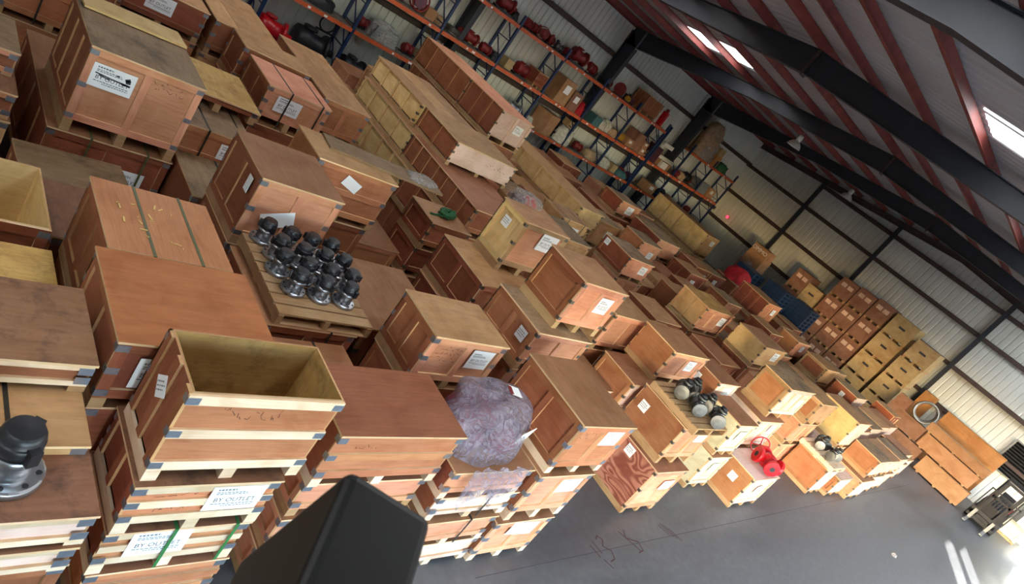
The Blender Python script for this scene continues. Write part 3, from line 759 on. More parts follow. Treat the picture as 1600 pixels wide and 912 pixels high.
pk = MB().obox((6.05, 8.14, 2.197), (1.02, -.10, 0), (.022, .22, 0), (0, 0, .016)).obj('plank_lid', ['lid_grey']); tag(pk, 'long grey plank lid lying askew over the torn-paper crate', 'plank')
# its film end is added with the plastics below
crate('tan crate tied with a black strap over its white label, upper left', 4.92, 10.24, 1.30, 1.14, 1.1, .70, 'ply_salmon', 'panels', 'panels', 'ply_salmon', key='tan crate with strapped label', papers=[dict(u=-.25, z=.55)], straps=[('strap_black', [-.3, .72])], skid=.16, sidemat='ply_brown')
under('tan crate with strapped label', 4.92, 10.26, 1.30, 1.12, 1.08, 2, body='ply_brown', front='bars2')
crate('grey long-lidded crate behind the tan crate with the strapped label', 4.85, 11.50, 1.35, 1.25, .75, .70, 'ply_brown', 'bars2', 'panels', 'lid_tan', key='grey long-lidded crate')
under('grey long-lidded crate', 4.85, 11.5, 1.35, 1.25, .75, 2)
crate('crate with bright orange front and long pale top boards', 6.20, 10.85, 1.28, .98, 2.7, .72, 'ply_orange', 'panels', 'plain', 'lid_tan', key='bright orange front', lid_seams=2, nfront=2)
under('bright orange front', 6.2, 10.86, 1.28, .96, 2.68, 2, body='ply_yellow')
crate('red crate with a white label on top at the upper edge', 3.15, 12.55, 1.40, 1.36, 1.1, .60, 'ply_red', 'bars2', 'panels', 'lid_tan', key='red crate with a white label', papers=[dict(u=-.1, z=.6, w=.44, h=.28)])
under('red crate with a white label', 3.15, 12.55, 1.40, 1.36, 1.1, 2)
crate('crate with a seamed board lid at the upper edge before the racks', 4.62, 12.45, 1.35, 1.25, 2.2, .65, 'ply_brown', 'panels', 'panels', 'lid_tan', lid_seams=2, key='seamed board lid')
under('seamed board lid', 4.62, 12.45, 1.35, 1.25, 2.2, 2)

# --- aisle row: purple bag and the stacks beside it
crate('pale plank-faced crate just left of the big plastic bag', 3.26, 3.02, 1.26, 1.38, .82, .62, 'ply_orange', 'bars', 'plain', 'ply_brown', 'ply_orange', key='crate left of the plastic bag', sidemat='ply_red', marks=[('Y-', -.55, .75, .35, .1)])
under('crate left of the plastic bag', 3.26, 3.04, 1.26, 1.36, .80, 3, body='ply_salmon', front='bars2')
BAGX = 4.72
for k, (z, h_) in enumerate(((0, .40), (.40, .40), (.80, .36), (1.16, .38))):
    crate(['pale crate at the bottom of the stack under the plastic bag', 'second crate up in the stack under the plastic bag', 'third crate up in the stack under the plastic bag', 'top crate of the stack, half covered by the plastic bag'][k],
          BAGX + (.05, .0, .06, -.03)[k], 2.86 + (.02, .0, .03, .02)[k], z, 1.18, .98, h_, 'ply_salmon' if k % 2 else 'ply_pale', 'bars2', 'plain', 'lid_brown', skid=.08, group='stack under the plastic bag', sidemat='ply_red', straps=[('strap_black', [.25])] if k in (1, 2) else ())
crate('crate with a stained tan lid and two-panel left side, top of the aisle stack', 6.14, 2.90, 1.44, 1.08, 1.12, .77, 'ply_orange', 'panels', 'panels', 'lid_brown', key='top of the aisle stack', papers=[dict(u=.38, z=.72, w=.36, h=.22)], marks=[('Y-', -.55, .75, .4, .14)], sidemat='ply_brown', nside=2)
crate('crate with a white label, middle of the aisle stack', 6.08, 2.86, .68, 1.04, 1.14, .76, 'ply_salmon', 'panels', 'panels', 'lid_brown', key='middle of the aisle stack', papers=[dict(u=.35, z=.7, w=.4, h=.22)], skid=.14, sidemat='ply_brown')
crate('crate with a torn label, bottom of the aisle stack', 5.98, 2.83, 0, 1.04, 1.14, .68, 'ply_salmon', 'panels', 'panels', 'lid_brown', key='bottom of the aisle stack', papers=[dict(u=.1, z=.75, w=.5, h=.22, rot=-.1)], skid=.1, sidemat='ply_brown')
crate('crate with a white label and red stencil marks above the plastic bag', 4.68, 4.08, 1.50, 1.12, .74, .70, 'ply_salmon', 'panels', 'panels', 'lid_tan', key='crate above the plastic bag', papers=[dict(u=.45, z=.62, w=.34, h=.26)], marks=[('Y-', -.4, .7, .36, .3)], sidemat='ply_brown', nside=2)
under('crate above the plastic bag', 4.70, 4.10, 1.50, 1.1, .72, 2, body='ply_brown')
crate('big crate with a long two-panel side under the yellow crate', 6.87, 5.86, 1.22, 1.36, 1.22, .70, 'ply_salmon', 'panels', 'panels', 'lid_tan', key='two-panel crate under the yellow crate', sidemat='ply_red', nside=2)
under('two-panel crate under the yellow crate', 6.87, 5.88, 1.22, 1.34, 1.2, 2, body='ply_red')
crate('bright yellow plywood crate with a white label, standing on a skid base', 7.44, 6.38, 1.92, 1.06, .66, .93, 'ply_salmon', 'frame', 'frame', 'lid_tan', 'pine_dull', sidemat='ply_yellow', key='bright yellow crate', skid=.13, papers=[dict(u=.3, z=.72, w=.4, h=.3), dict(face='X-', u=.1, z=.7, **SQ)], clips=True)
crate('crate with green netting on its lid', 7.24, 7.84, 1.15, .88, .80, .55, 'ply_brown', 'bars2', 'frame', 'lid_tan', key='crate with green netting', sidemat='ply_red')
under('crate with green netting', 7.24, 7.86, 1.15, .86, .78, 2, body='ply_red')
crate('tall salmon-fronted crate with a white label, right of the yellow crate', 7.06, 4.64, 2.22, 1.02, .82, .80, 'ply_salmon', 'panels', 'frame', 'lid_tan', key='tall salmon-fronted crate', papers=[dict(u=.35, z=.6, w=.3, h=.26)], skid=.12, sidemat='ply_brown')
crate('crate with a small square label on its left side under the tall salmon-fronted crate', 6.70, 4.48, 1.58, 1.16, .99, .64, 'ply_salmon', 'panels', 'panels', 'lid_grey', key='crate under the tall salmon-fronted one', sidemat='ply_orange', nside=2, papers=[dict(face='X-', u=-.55, z=.6, **SQ)])
under('crate under the tall salmon-fronted one', 6.72, 4.5, 1.58, 1.14, .97, 2, body='ply_brown')

# --- group around the pallet of bright valves, mid aisle
crate('swirl-grained crate standing on the floor at the aisle', 9.72, 3.16, 0, 1.05, .95, .98, 'ply_salmon', 'frame', 'plain', 'lid_brown', key='swirl-grained crate', sidemat='ply_swirl', papers=[dict(u=.4, z=.62, w=.36, h=.2), dict(face='X-', u=.2, z=.85, **SQ)])
crate('orange-brown crate carrying the pallet of bright valves', 9.82, 3.34, .98, 1.12, .98, .79, 'ply_salmon', 'panels', 'plain', 'lid_brown', key='crate below the bright valves', sidemat='ply_shaded_side', papers=[dict(u=.42, z=.72, w=.34, h=.2), dict(face='X-', u=.55, z=.55, **SQ)], skid=.14)
crate('brown crate with a chipped batten left of the bright valves', 9.72, 4.42, .95, 1.05, .80, .68, 'ply_pale', 'panels', 'frame', 'lid_brown', key='crate left of the bright valves', sidemat='ply_shaded_side')
under('crate left of the bright valves', 9.72, 4.42, .95, 1.05, .8, 1, body='ply_brown')
crate('orange two-board crate with a label behind the bright valves', 10.45, 4.58, 1.63, 1.30, .78, .68, 'ply_salmon', 'panels', 'plain', 'lid_brown', key='crate behind the bright valves', sidemat='ply_shaded_side', papers=[dict(u=.3, z=.6, w=.3, h=.22)])
under('crate behind the bright valves', 10.8, 4.6, 1.63, 1.0, .76, 2, body='ply_brown')
crate('brown crate with a small label sunk among taller crates by the aisle stack', 8.75, 4.60, .62, .90, .86, .66, 'ply_pale', 'panels', 'plain', 'lid_brown', key='sunken crate with a small label', sidemat='ply_brown', papers=[dict(face='X-', u=.1, z=.6, **SQ)])
under('sunken crate with a small label', 8.75, 4.6, .62, .9, .86, 1, body='ply_brown')
crate('crate on its side with pale cross battens between red panels', 9.75, 5.52, 1.40, 1.25, .80, .80, 'ply_salmon', 'panels', 'bars', 'lid_tan', key='crate with pale cross battens', sidemat='ply_shaded_side', side_batten='pine_dull')
under('crate with pale cross battens', 9.75, 5.54, 1.40, 1.23, .78, 2, body='ply_brown')

# --- cream crates and the red valve
crate('upper cream-painted crate with a blue-printed label', 12.48, 3.56, .87, .88, .80, .82, 'ply_white', 'frame', 'plain', 'lid_brown', key='upper cream crate', papers=[dict(u=.1, z=.6, w=.34, h=.24)])
crate('lower cream-painted crate standing on the floor', 12.44, 3.50, 0, .92, .84, .87, 'ply_white', 'frame', 'plain', 'lid_brown', key='lower cream crate', papers=[dict(u=.1, z=.62, w=.3, h=.22)])
crate('floor crate carrying the red valve', 13.60, 2.94, 0, 1.35, .80, .83, 'ply_pale', 'frame', 'plain', 'ply_pale', key='crate carrying the red valve', sidemat='ply_shaded_side', papers=[dict(u=.1, z=.55, w=.3, h=.2), dict(face='X-', u=-.1, z=.6, **SQ)])
crate('pinkish crate with a label behind the red valve', 14.15, 3.80, .80, 1.38, .85, .80, 'ply_pale', 'panels', 'plain', 'lid_brown', key='pinkish crate behind the red valve', papers=[dict(u=.4, z=.7, w=.32, h=.22)])
under('pinkish crate behind the red valve', 14.15, 3.8, .80, 1.38, .85, 1, body='ply_pale')
crate('pale-fronted crate with a framed orange side above the red valve', 14.60, 3.94, 1.60, 1.55, .75, .83, 'ply_pale', 'panels', 'frame', 'lid_grey', key='framed orange crate above the red valve', sidemat='ply_shaded_side', side_batten='pine_dull', papers=[dict(u=.55, z=.5, w=.3, h=.22)], skid=.12)
crate('crate with a blue-printed label left of the framed orange crate', 12.85, 4.50, 1.10, .95, .80, .78, 'ply_pale', 'plain', 'plain', 'lid_brown', key='crate left of the framed orange one', sidemat='ply_shaded_side', papers=[dict(u=.2, z=.65, w=.36, h=.26), dict(face='X-', u=.2, z=.65, **SQ)])
under('crate left of the framed orange one', 12.85, 4.5, 1.10, .95, .8, 1, body='ply_brown')
crate('yellow plywood crate with a pale front and label in the middle rows', 17.1, 5.78, 1.60, 1.50, .95, .68, 'ply_tan', 'plain', 'plain', 'lid_tan', key='yellow crate in the middle rows', sidemat='ply_yellow', papers=[dict(u=.35, z=.6, w=.4, h=.26)])
under('yellow crate in the middle rows', 17.1, 5.78, 1.60, 1.5, .95, 2, body='ply_brown')
crate('salmon-fronted crate with a slatted grey side left of the middle yellow crate', 15.9, 7.10, 1.45, 1.60, .95, .75, 'ply_salmon', 'panels', 'posts', 'lid_yellow', key='salmon crate with a slatted side', sidemat='ply_tan', papers=[dict(u=.45, z=.6, w=.34, h=.26)], straps=[('strap_black', [.7])])
under('salmon crate with a slatted side', 15.9, 7.1, 1.45, 1.6, .95, 2, body='ply_brown')
crate('orange-sided crate with a pale open flap beyond the framed orange crate', 17.45, 3.95, 1.45, 1.30, .85, .70, 'ply_tan', 'plain', 'frame', 'lid_tan', key='orange-sided crate with a flap', sidemat='ply_shaded_side', side_batten='pine_dull')
under('orange-sided crate with a flap', 17.45, 3.97, 1.45, 1.3, .85, 2, body='ply_salmon')
crate('brown crate with a yellowish label by the blue pallets', 24.4, 9.30, 1.40, 1.35, 1.30, .85, 'ply_orange', 'panels', 'posts', 'lid_tan', key='brown crate by the blue pallets', sidemat='ply_red', papers=[dict(u=.4, z=.6, w=.3, h=.24)])
under('brown crate by the blue pallets', 24.4, 9.3, 1.40, 1.35, 1.3, 2, body='ply_brown')
crate('orange crate with a white label in front of the carton stacks', 25.2, 7.80, 1.10, 1.35, .75, .72, 'ply_salmon', 'plain', 'frame', 'lid_tan', key='orange crate before the carton stacks', sidemat='ply_shaded_side', papers=[dict(u=.2, z=.6, w=.34, h=.24)])
under('orange crate before the carton stacks', 25.2, 7.8, 1.10, 1.35, .75, 1, body='ply_brown')
crate('framed brown crate right of the orange crate before the carton stacks', 25.5, 6.50, 1.05, 1.45, .95, .70, 'ply_tan', 'plain', 'frame', 'lid_tan', key='framed brown crate', sidemat='ply_brown', side_batten='pine_dull')
under('framed brown crate', 25.5, 6.5, 1.05, 1.45, .95, 1, body='ply_brown')
crate('crate with a small square label beyond the framed brown crate', 25.7, 5.20, .95, 1.40, .9, .72, 'ply_pale', 'plain', 'plain', 'lid_grey', key='crate beyond the framed brown one', sidemat='ply_red', papers=[dict(face='X-', u=0, z=.6, **SQ)])
under('crate beyond the framed brown one', 25.7, 5.2, .95, 1.4, .9, 1, body='ply_brown')

# --- far aisle row, door glare painted into the pale fronts
crate('floor crate carrying the far pallet of bright valves', 18.45, 2.96, 0, 1.05, .95, .86, 'ply_pale', 'plain', 'frame', 'lid_tan', key='crate under the far valves', sidemat='ply_shaded_side')
crate('low daylit crate on the floor right of the far valves', 19.65, 2.80, 0, 1.25, .8, .63, 'ply_pale', 'plain', 'frame', 'ply_pale', key='low daylit crate', sidemat='ply_shaded_side', papers=[dict(u=0, z=.6, w=.4, h=.22)])
crate('daylit crate on the floor beyond the low daylit crate', 21.0, 2.60, 0, 1.40, .85, .72, 'ply_pale', 'plain', 'frame', 'lid_brown', key='second daylit floor crate', sidemat='ply_salmon')
crate('daylit orange-sided crate stacked above the second daylit floor crate', 21.45, 2.72, .72, 1.40, .85, .66, 'ply_pale', 'plain', 'frame', 'lid_grey', key='stacked daylit crate', sidemat='ply_shaded_side')
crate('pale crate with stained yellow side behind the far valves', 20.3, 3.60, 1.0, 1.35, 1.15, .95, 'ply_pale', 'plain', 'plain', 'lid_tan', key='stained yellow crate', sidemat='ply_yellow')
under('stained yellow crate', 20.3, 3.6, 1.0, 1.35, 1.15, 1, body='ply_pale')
FARN = ['daylit floor crate third from the far valves along the aisle', 'daylit crate stacked on the third floor crate past the far valves', 'daylit floor crate fourth from the far valves along the aisle', 'daylit crate stacked on the fourth floor crate past the far valves',
        'daylit floor crate fifth from the far valves along the aisle', 'daylit crate stacked on the fifth floor crate past the far valves', 'grey-lidded floor crate next to last in the aisle row', 'last floor crate at the far end of the aisle row',
        'tall pale crate behind the stacked daylit crate', 'tall pale crate second in the row behind the daylit crates', 'tall pale crate third in the row behind the daylit crates', 'tall pale crate last in the row behind the daylit crates']
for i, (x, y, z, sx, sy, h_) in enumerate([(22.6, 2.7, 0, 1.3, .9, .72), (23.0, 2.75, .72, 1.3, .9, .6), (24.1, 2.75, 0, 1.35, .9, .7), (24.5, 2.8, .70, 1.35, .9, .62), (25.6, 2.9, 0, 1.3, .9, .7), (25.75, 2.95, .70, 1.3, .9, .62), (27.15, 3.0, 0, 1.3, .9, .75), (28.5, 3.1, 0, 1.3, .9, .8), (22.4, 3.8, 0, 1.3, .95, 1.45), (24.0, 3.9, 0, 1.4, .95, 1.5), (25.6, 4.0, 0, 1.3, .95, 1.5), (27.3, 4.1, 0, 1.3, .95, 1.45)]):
    crate(FARN[i], x, y, z, sx, sy, h_, 'ply_pale', 'plain', 'frame', ['lid_grey', 'lid_tan', 'lid_brown'][i % 3], sidemat=['ply_shaded_side', 'ply_salmon', 'ply_brown'][i % 3], detail=1, group='daylit crates at the far end of the aisle row')

# --- long crates in the back rows
crate('long yellow-panelled crate on top of the long stack before the racks', 8.36, 11.3, 2.05, 1.5, 2.25, .52, 'ply_yellow', 'plain', 'posts', 'lid_tan', key='long yellow crate on the long stack', nside=4, lid_seams=2, skid=.08)
crate('long brown crate with a pale marked front on top of the long stack', 8.45, 9.85, 2.05, 1.75, 1.42, .52, 'ply_pale', 'plain', 'posts', 'lid_tan', key='long brown crate on the long stack', sidemat='ply_brown', nside=2, skid=.08, marks=[('Y-', .3, .6, .7, .12)])
crate('yellow-panelled crate in the middle of the long stack', 8.25, 10.9, 1.48, 1.5, 2.55, .57, 'ply_yellow', 'plain', 'posts', 'lid_tan', nside=4, skid=.1)
crate('ribbed brown crate in the middle of the long stack behind the green netting', 8.25, 8.2, 1.48, 1.5, 2.68, .57, 'ply_brown', 'panels', 'posts', 'lid_brown', key='ribbed brown crate', sidemat='ply_brown', nside=7, skid=.1)
crate('yellow crate at the bottom of the long stack', 8.22, 10.4, .80, 1.5, 3.1, .68, 'ply_yellow', 'plain', 'posts', 'lid_tan', nside=5, skid=.1)
crate('brown crate at the bottom of the long stack behind the green netting', 8.22, 8.2, .80, 1.5, 2.18, .68, 'ply_brown', 'panels', 'posts', 'lid_brown', nside=4, skid=.1)
crate('hidden-footed base crate of the long stack', 8.25, 8.2, 0, 1.45, 5.3, .80, 'ply_brown', 'panels', 'posts', 'lid_brown', nside=8, clips=False)
crate('tall brown panelled crate before the racks, far half of the pair', 11.70, 14.6, 2.15, 1.2, 2.75, .85, 'ply_salmon', 'panels', 'posts', 'ply_salmon', key='tall brown panelled crate', sidemat='ply_brown', nside=4)
crate('tall brown panelled crate with a pink labelled front before the racks', 11.70, 12.86, 2.15, 1.2, 1.72, .85, 'ply_pale', 'posts', 'posts', 'ply_salmon', key='pink labelled front', sidemat='ply_brown', nside=3, papers=[dict(u=.35, z=.6, w=.3, h=.24)])
under('tall brown panelled crates', 11.72, 12.88, 2.15, 1.18, 4.4, 3, body='ply_brown', side='posts')
crate('long four-panel yellow crate beyond the pink labelled front', 14.80, 11.4, 1.35, 1.05, 4.25, .65, 'ply_yellow', 'plain', 'posts', 'lid_tan', key='long four-panel yellow crate', nside=4, lid_over=.05)
under('long four-panel yellow crate', 14.82, 11.42, 1.35, 1.0, 4.2, 2, body='ply_yellow', side='posts')
crate('long yellow crate with four strapped panels near the far rack end', 28.6, 15.2, 1.10, 1.25, 3.6, 1.12, 'ply_tan', 'plain', 'posts', 'lid_tan', key='long yellow crate near the far rack', sidemat='ply_yellow', nside=4, papers=[dict(u=.3, z=.7, w=.36, h=.26)])
under('long yellow crate near the far rack', 28.6, 15.2, 1.10, 1.25, 3.6, 1, body='ply_yellow')
crate('red-brown crate with a pink front and bluish label in the back rows', 19.1, 13.5, 1.62, 1.26, .95, .58, 'ply_salmon', 'plain', 'frame', 'lid_grey', key='red-brown crate with a bluish label', sidemat='ply_red', papers=[dict(u=.1, z=.5, w=.4, h=.3)])
under('red-brown crate with a bluish label', 18.5, 13.3, 1.62, 1.6, 1.6, 2, body='ply_red')
crate('orange-fronted crate with a white label below the far yellow crate', 17.4, 10.75, 1.40, 1.15, .85, .60, 'ply_salmon', 'frame', 'frame', 'lid_grey', key='orange front below the far yellow crate', sidemat='ply_shaded_side', papers=[dict(u=.3, z=.3, w=.3, h=.22)])
under('orange front below the far yellow crate', 17.4, 10.75, 1.40, 1.15, .85, 2, body='ply_red')
crate('long-lidded crate with an orange end behind the orange front', 19.8, 11.8, 1.30, 1.45, 1.35, .70, 'ply_salmon', 'plain', 'plain', 'lid_grey', key='long-lidded crate with an orange end', sidemat='ply_red')
under('long-lidded crate with an orange end', 19.8, 11.8, 1.30, 1.45, 1.35, 2, body='ply_red')
crate('red-sided crate with a label and yellow straw beside it', 14.5, 8.95, 1.40, 1.18, 1.05, .62, 'ply_salmon', 'plain', 'frame', 'lid_grey', key='red-sided crate with a label', sidemat='ply_red', papers=[dict(u=.45, z=.55, w=.32, h=.24), dict(face='X-', u=.7, z=.75, **SQ)])
under('red-sided crate with a label', 14.5, 8.95, 1.40, 1.18, 1.05, 2, body='ply_salmon')
crate('pale-fronted strapped crate below the long four-panel yellow crate', 12.9, 10.2, 1.20, 1.10, .85, .70, 'ply_tan', 'plain', 'frame', 'lid_tan', key='pale strapped crate', straps=[('strap_olive', [-.6, .6])], papers=[dict(u=.1, z=.5, w=.4, h=.28)])
under('pale strapped crate', 12.9, 10.2, 1.20, 1.1, .85, 2, body='ply_yellow')
crate('crate under the red plastic bundle by the long stack', 10.55, 9.25, 1.12, 1.35, 1.05, .80, 'ply_tan', 'panels', 'frame', 'lid_tan', key='crate under the red plastic bundle')
under('crate under the red plastic bundle', 10.55, 9.25, 1.12, 1.35, 1.05, 2, body='ply_orange')
crate('grey-topped crate right of the red plastic bundle', 11.95, 9.0, 1.05, .95, 1.1, .80, 'ply_tan', 'panels', 'frame', 'lid_grey', key='grey top right of the red bundle')
under('grey top right of the red bundle', 11.95, 9.0, 1.05, .95, 1.1, 1, body='ply_brown')

# ---------------------------------------------------------------- crates that fill the rows between the ones above
KEYED = [b_ for b_ in BOXES if not b_[6].startswith('support of')]
def free(x0, y0, x1, y1, g=0.03):
    return not any(x0 < b_[3] + g and x1 > b_[0] - g and y0 < b_[4] + g and y1 > b_[1] - g for b_ in BOXES)
SKIP_FILL = set()
fr_ = random.Random(21); seen_rel = {}; nfill = 0
SHORT = {}
ORD = ['', 'second ', 'third ', 'fourth ', 'fifth ', 'sixth ', 'seventh ', 'eighth ', 'ninth ', 'tenth ', 'eleventh ', 'twelfth ']
for gy in range(0, 12):
    y = 4.45 + gy * 1.22
    for gx in range(0, 25):
        x = 0.35 + gx * 1.34 + (0.25 if gy % 2 else 0)
        sx, sy = fr_.uniform(1.05, 1.24), fr_.uniform(.92, 1.08)
        top = fr_.uniform(.75, 1.05) if x < 9 else fr_.uniform(1.15, 1.75)
        body = fr_.choice(['ply_orange', 'ply_brown', 'ply_red', 'ply_salmon', 'ply_tan']); lid = fr_.choice(['lid_grey', 'lid_tan', 'lid_brown', 'lid_tan'])
        twist = fr_.uniform(-3, 3); lab = fr_.random()
        if x > 27.5 and y > 14.5: continue
        if x > 29.5 or y > 17.6: continue
        if x > 24.5 and y > 10.5: continue
        if not free(x, y, x + sx, y + sy):
            ok_ = False
            for dx, dy in ((.25, 0), (-.25, 0), (0, .25), (0, -.25), (.25, .25), (-.25, .25)):
                if free(x + dx, y + dy, x + dx + sx * .9, y + dy + sy * .9): x, y2, sx, sy, ok_ = x + dx, y + dy, sx * .9, sy * .9, True; break
            if not ok_: continue
        else: y2 = y
        cx, cy = x + sx / 2, y2 + sy / 2
        nb = min((b_ for b_ in KEYED if len(b_[6].split()) <= 9), key=lambda b_: abs((b_[0] + b_[3]) / 2 - cx) + abs((b_[1] + b_[4]) / 2 - cy))
        dx, dy = cx - (nb[0] + nb[3]) / 2, cy - (nb[1] + nb[4]) / 2
        rel = ('beyond' if dx > 0 else 'left of') if abs(dx) > abs(dy) else ('behind' if dy > 0 else 'in front of')
        n = 1 if top < 1.06 else 2; z = 0.0
        for k in range(n):
            h_ = top / n
            tone = {'ply_orange': 'orange', 'ply_brown': 'brown', 'ply_red': 'red-brown', 'ply_salmon': 'salmon', 'ply_tan': 'tan'}[body]
            base = '%s %s crate %s the %s' % (['lower', 'upper'][k] if n == 2 else 'floor-level', tone, rel, nb[6])
            c_ = seen_rel.get(base, 0); seen_rel[base] = c_ + 1; nfill += 1
            if nfill not in SKIP_FILL:
                crate(ORD[c_] + base, x, y2, z, sx, sy, h_, body, 'frame' if lab < .5 else 'panels', 'frame' if lab > .4 else 'panels', lid, detail=0, yaw=twist if k == n - 1 else 0,
                      key='fill', group='crates filling the rows', papers=[dict(u=fr_.uniform(-.3, .5), z=.55, w=.32, h=.24, text=False, small=True)] if lab < .45 and k == n - 1 else ())
            z += h_

# ---------------------------------------------------------------- pallets and valves
def pallet(label, x, y, z, sx, sy, h=0.14, mat='pine', nboard=7, group=None, yaw=0.0):
    t = thing('pallet', label, 'pallet', (x + sx / 2, y + sy / 2, z), math.radians(yaw), group)
    hx, hy = sx / 2, sy / 2; bw = sy / nboard
    for k in range(nboard): MB().box(-hx, -hy + k * bw + .012, h - .02, hx, -hy + (k + 1) * bw - .012, h).obj('deck_board', mat, t)
    for cx in (-hx + .03, 0, hx - .03): MB().box(cx - .03, -hy, .02, cx + .03, hy, h - .02).obj('stringer', mat, t)
    for cy in (-hy + .05, 0, hy - .05): MB().box(-hx, cy - .05, 0, hx, cy + .05, .02).obj('bottom_board', mat, t)
    return t

def make_valve(label, s=1.0, loc=(0, 0, 0), rz=0.0, metal='steel', group=None, cat='valve'):
    """flanged hub with a black lugged cap"""
    t = thing('flanged_valve', label, cat, loc, rz, group)
    fl_ = MB().lathe([(.0, 0), (.115 * s, 0), (.122 * s, .006 * s), (.122 * s, .034 * s), (.114 * s, .04 * s), (.0, .04 * s)], 24, cap=False).obj('flange', metal, t)
    for k in range(8):
        a = k * math.pi / 4; MB().lathe([(.011 * s, .038 * s), (.011 * s, .043 * s)], 8, (.099 * s * math.cos(a), .099 * s * math.sin(a), 0)).obj('bolt_hole', 'black_cap', fl_)
    MB().lathe([(.074 * s, .04 * s), (.07 * s, .055 * s), (.07 * s, .11 * s), (.082 * s, .115 * s), (.082 * s, .15 * s)], 22).obj('hub', metal, t)
    cap_ = MB().lathe([(.066 * s, .15 * s), (.078 * s, .155 * s), (.078 * s, .2 * s), (.072 * s, .205 * s), (.072 * s, .225 * s), (.06 * s, .248 * s), (.0, .252 * s)], 24, cap=False).obj('cap', 'black_cap', t)
    for k in range(3):
        a = k * 2.094 + .4; MB().obox((.078 * s * math.cos(a), .078 * s * math.sin(a), .18 * s), (.022 * s * math.cos(a), .022 * s * math.sin(a), 0), (-.02 * s * math.sin(a), .02 * s * math.cos(a), 0), (0, 0, .034 * s)).obj('lug', 'black_cap', cap_)
    return t

pallet('pale slatted pallet loaded with black-capped valves', 3.46, 4.83, 1.46, 1.14, 1.36, .14, 'pine_dull', 8)
VP = [(3.66, 6.12), (3.92, 6.06), (4.18, 6.05), (4.45, 6.05), (3.72, 5.84), (3.97, 5.78), (4.25, 5.77), (4.50, 5.76), (3.66, 5.56), (3.93, 5.50), (4.20, 5.48), (4.48, 5.47), (3.74, 5.26), (4.04, 5.22), (4.34, 5.20)]
v0 = None; rv = random.Random(2)
for i, p in enumerate(VP):
    row = ['back', 'second', 'third', 'front'][0 if p[1] > 6 else 1 if p[1] > 5.7 else 2 if p[1] > 5.4 else 3]
    col_ = ['left end', 'second from left', 'third from left', 'right end'][[q for q in VP if abs(q[1] - p[1]) < .12].index(p)] if row != 'front' else ['left end', 'middle', 'right end'][i - 12]
    lb = 'steel valve with black cap on the slatted pallet, %s row, %s' % (row, col_)
    if v0 is None: v0 = make_valve(lb, 1.12, (p[0], p[1], 1.60), .3, group='black-capped valves on the slatted pallet')
    else:
        c = copy_tree(v0, (p[0], p[1], 1.60), rv.uniform(0, 6.28)); tag(c, lb, 'valve', 'black-capped valves on the slatted pallet')
make_valve('large black-capped steel valve standing on the thin crate at the lower left', 1.55, (1.14, 2.98, 1.57), .5)
make_valve('black valve lying inside the open crate at the left edge', 1.25, (.98, 5.95, .93), .5)

pallet('brown slatted pallet loaded with bright steel valves mid aisle', 9.78, 3.20, 1.77, 1.14, 1.05, .14, 'pine_dull', 8)
def bright_valve(label, loc, rz, group, s=1.0, data=[None]):
    """polished two-flange hub lying on its side"""
    if data[0] is None:
        t = thing('steel_hub', label, 'valve', loc, rz, group)
        MB().lathe([(.06, -.2), (.12, -.195), (.125, -.16), (.07, -.15), (.066, -.06), (.10, -.05), (.10, .05), (.066, .06), (.07, .15), (.125, .16), (.12, .195), (.06, .2)], 22, (0, 0, .13), 'X').obj('hub_body', 'steel_dull', t)
        MB().lathe([(.05, .1), (.05, .24), (.085, .245), (.085, .29), (.05, .295)], 18).obj('top_flange', 'steel_dull', t)
        MB().lathe([(.06, .295), (.06, .33), (.03, .34)], 16).obj('cap', 'black_cap', t)
        data[0] = t; return t
    c = copy_tree(data[0], loc, rz); tag(c, label, 'valve', group); return c
for i, (x, y, a, w) in enumerate([(10.16, 3.95, .5, 'back left'), (10.60, 4.02, .2, 'back right'), (10.18, 3.62, .9, 'middle left'), (10.62, 3.66, .4, 'middle right'), (10.52, 3.36, .7, 'front')]):
    bright_valve('polished steel hub on the mid-aisle pallet, %s of the five' % w, (x, y, 1.91), a, 'steel hubs on the mid-aisle pallet')
pallet('tan slatted pallet under the far bright valves', 18.4, 2.90, .86, 1.1, 1.05, .14, 'pine', 7)
for i, (x, y, a, w) in enumerate([(18.75, 3.62, .4, 'back left'), (19.2, 3.66, .9, 'back right'), (18.72, 3.22, .1, 'front left'), (19.18, 3.25, .6, 'front right')]):
    bright_valve('polished steel hub on the far aisle pallet, %s of the four' % w, (x, y, 1.0), a, 'steel hubs on the far aisle pallet')

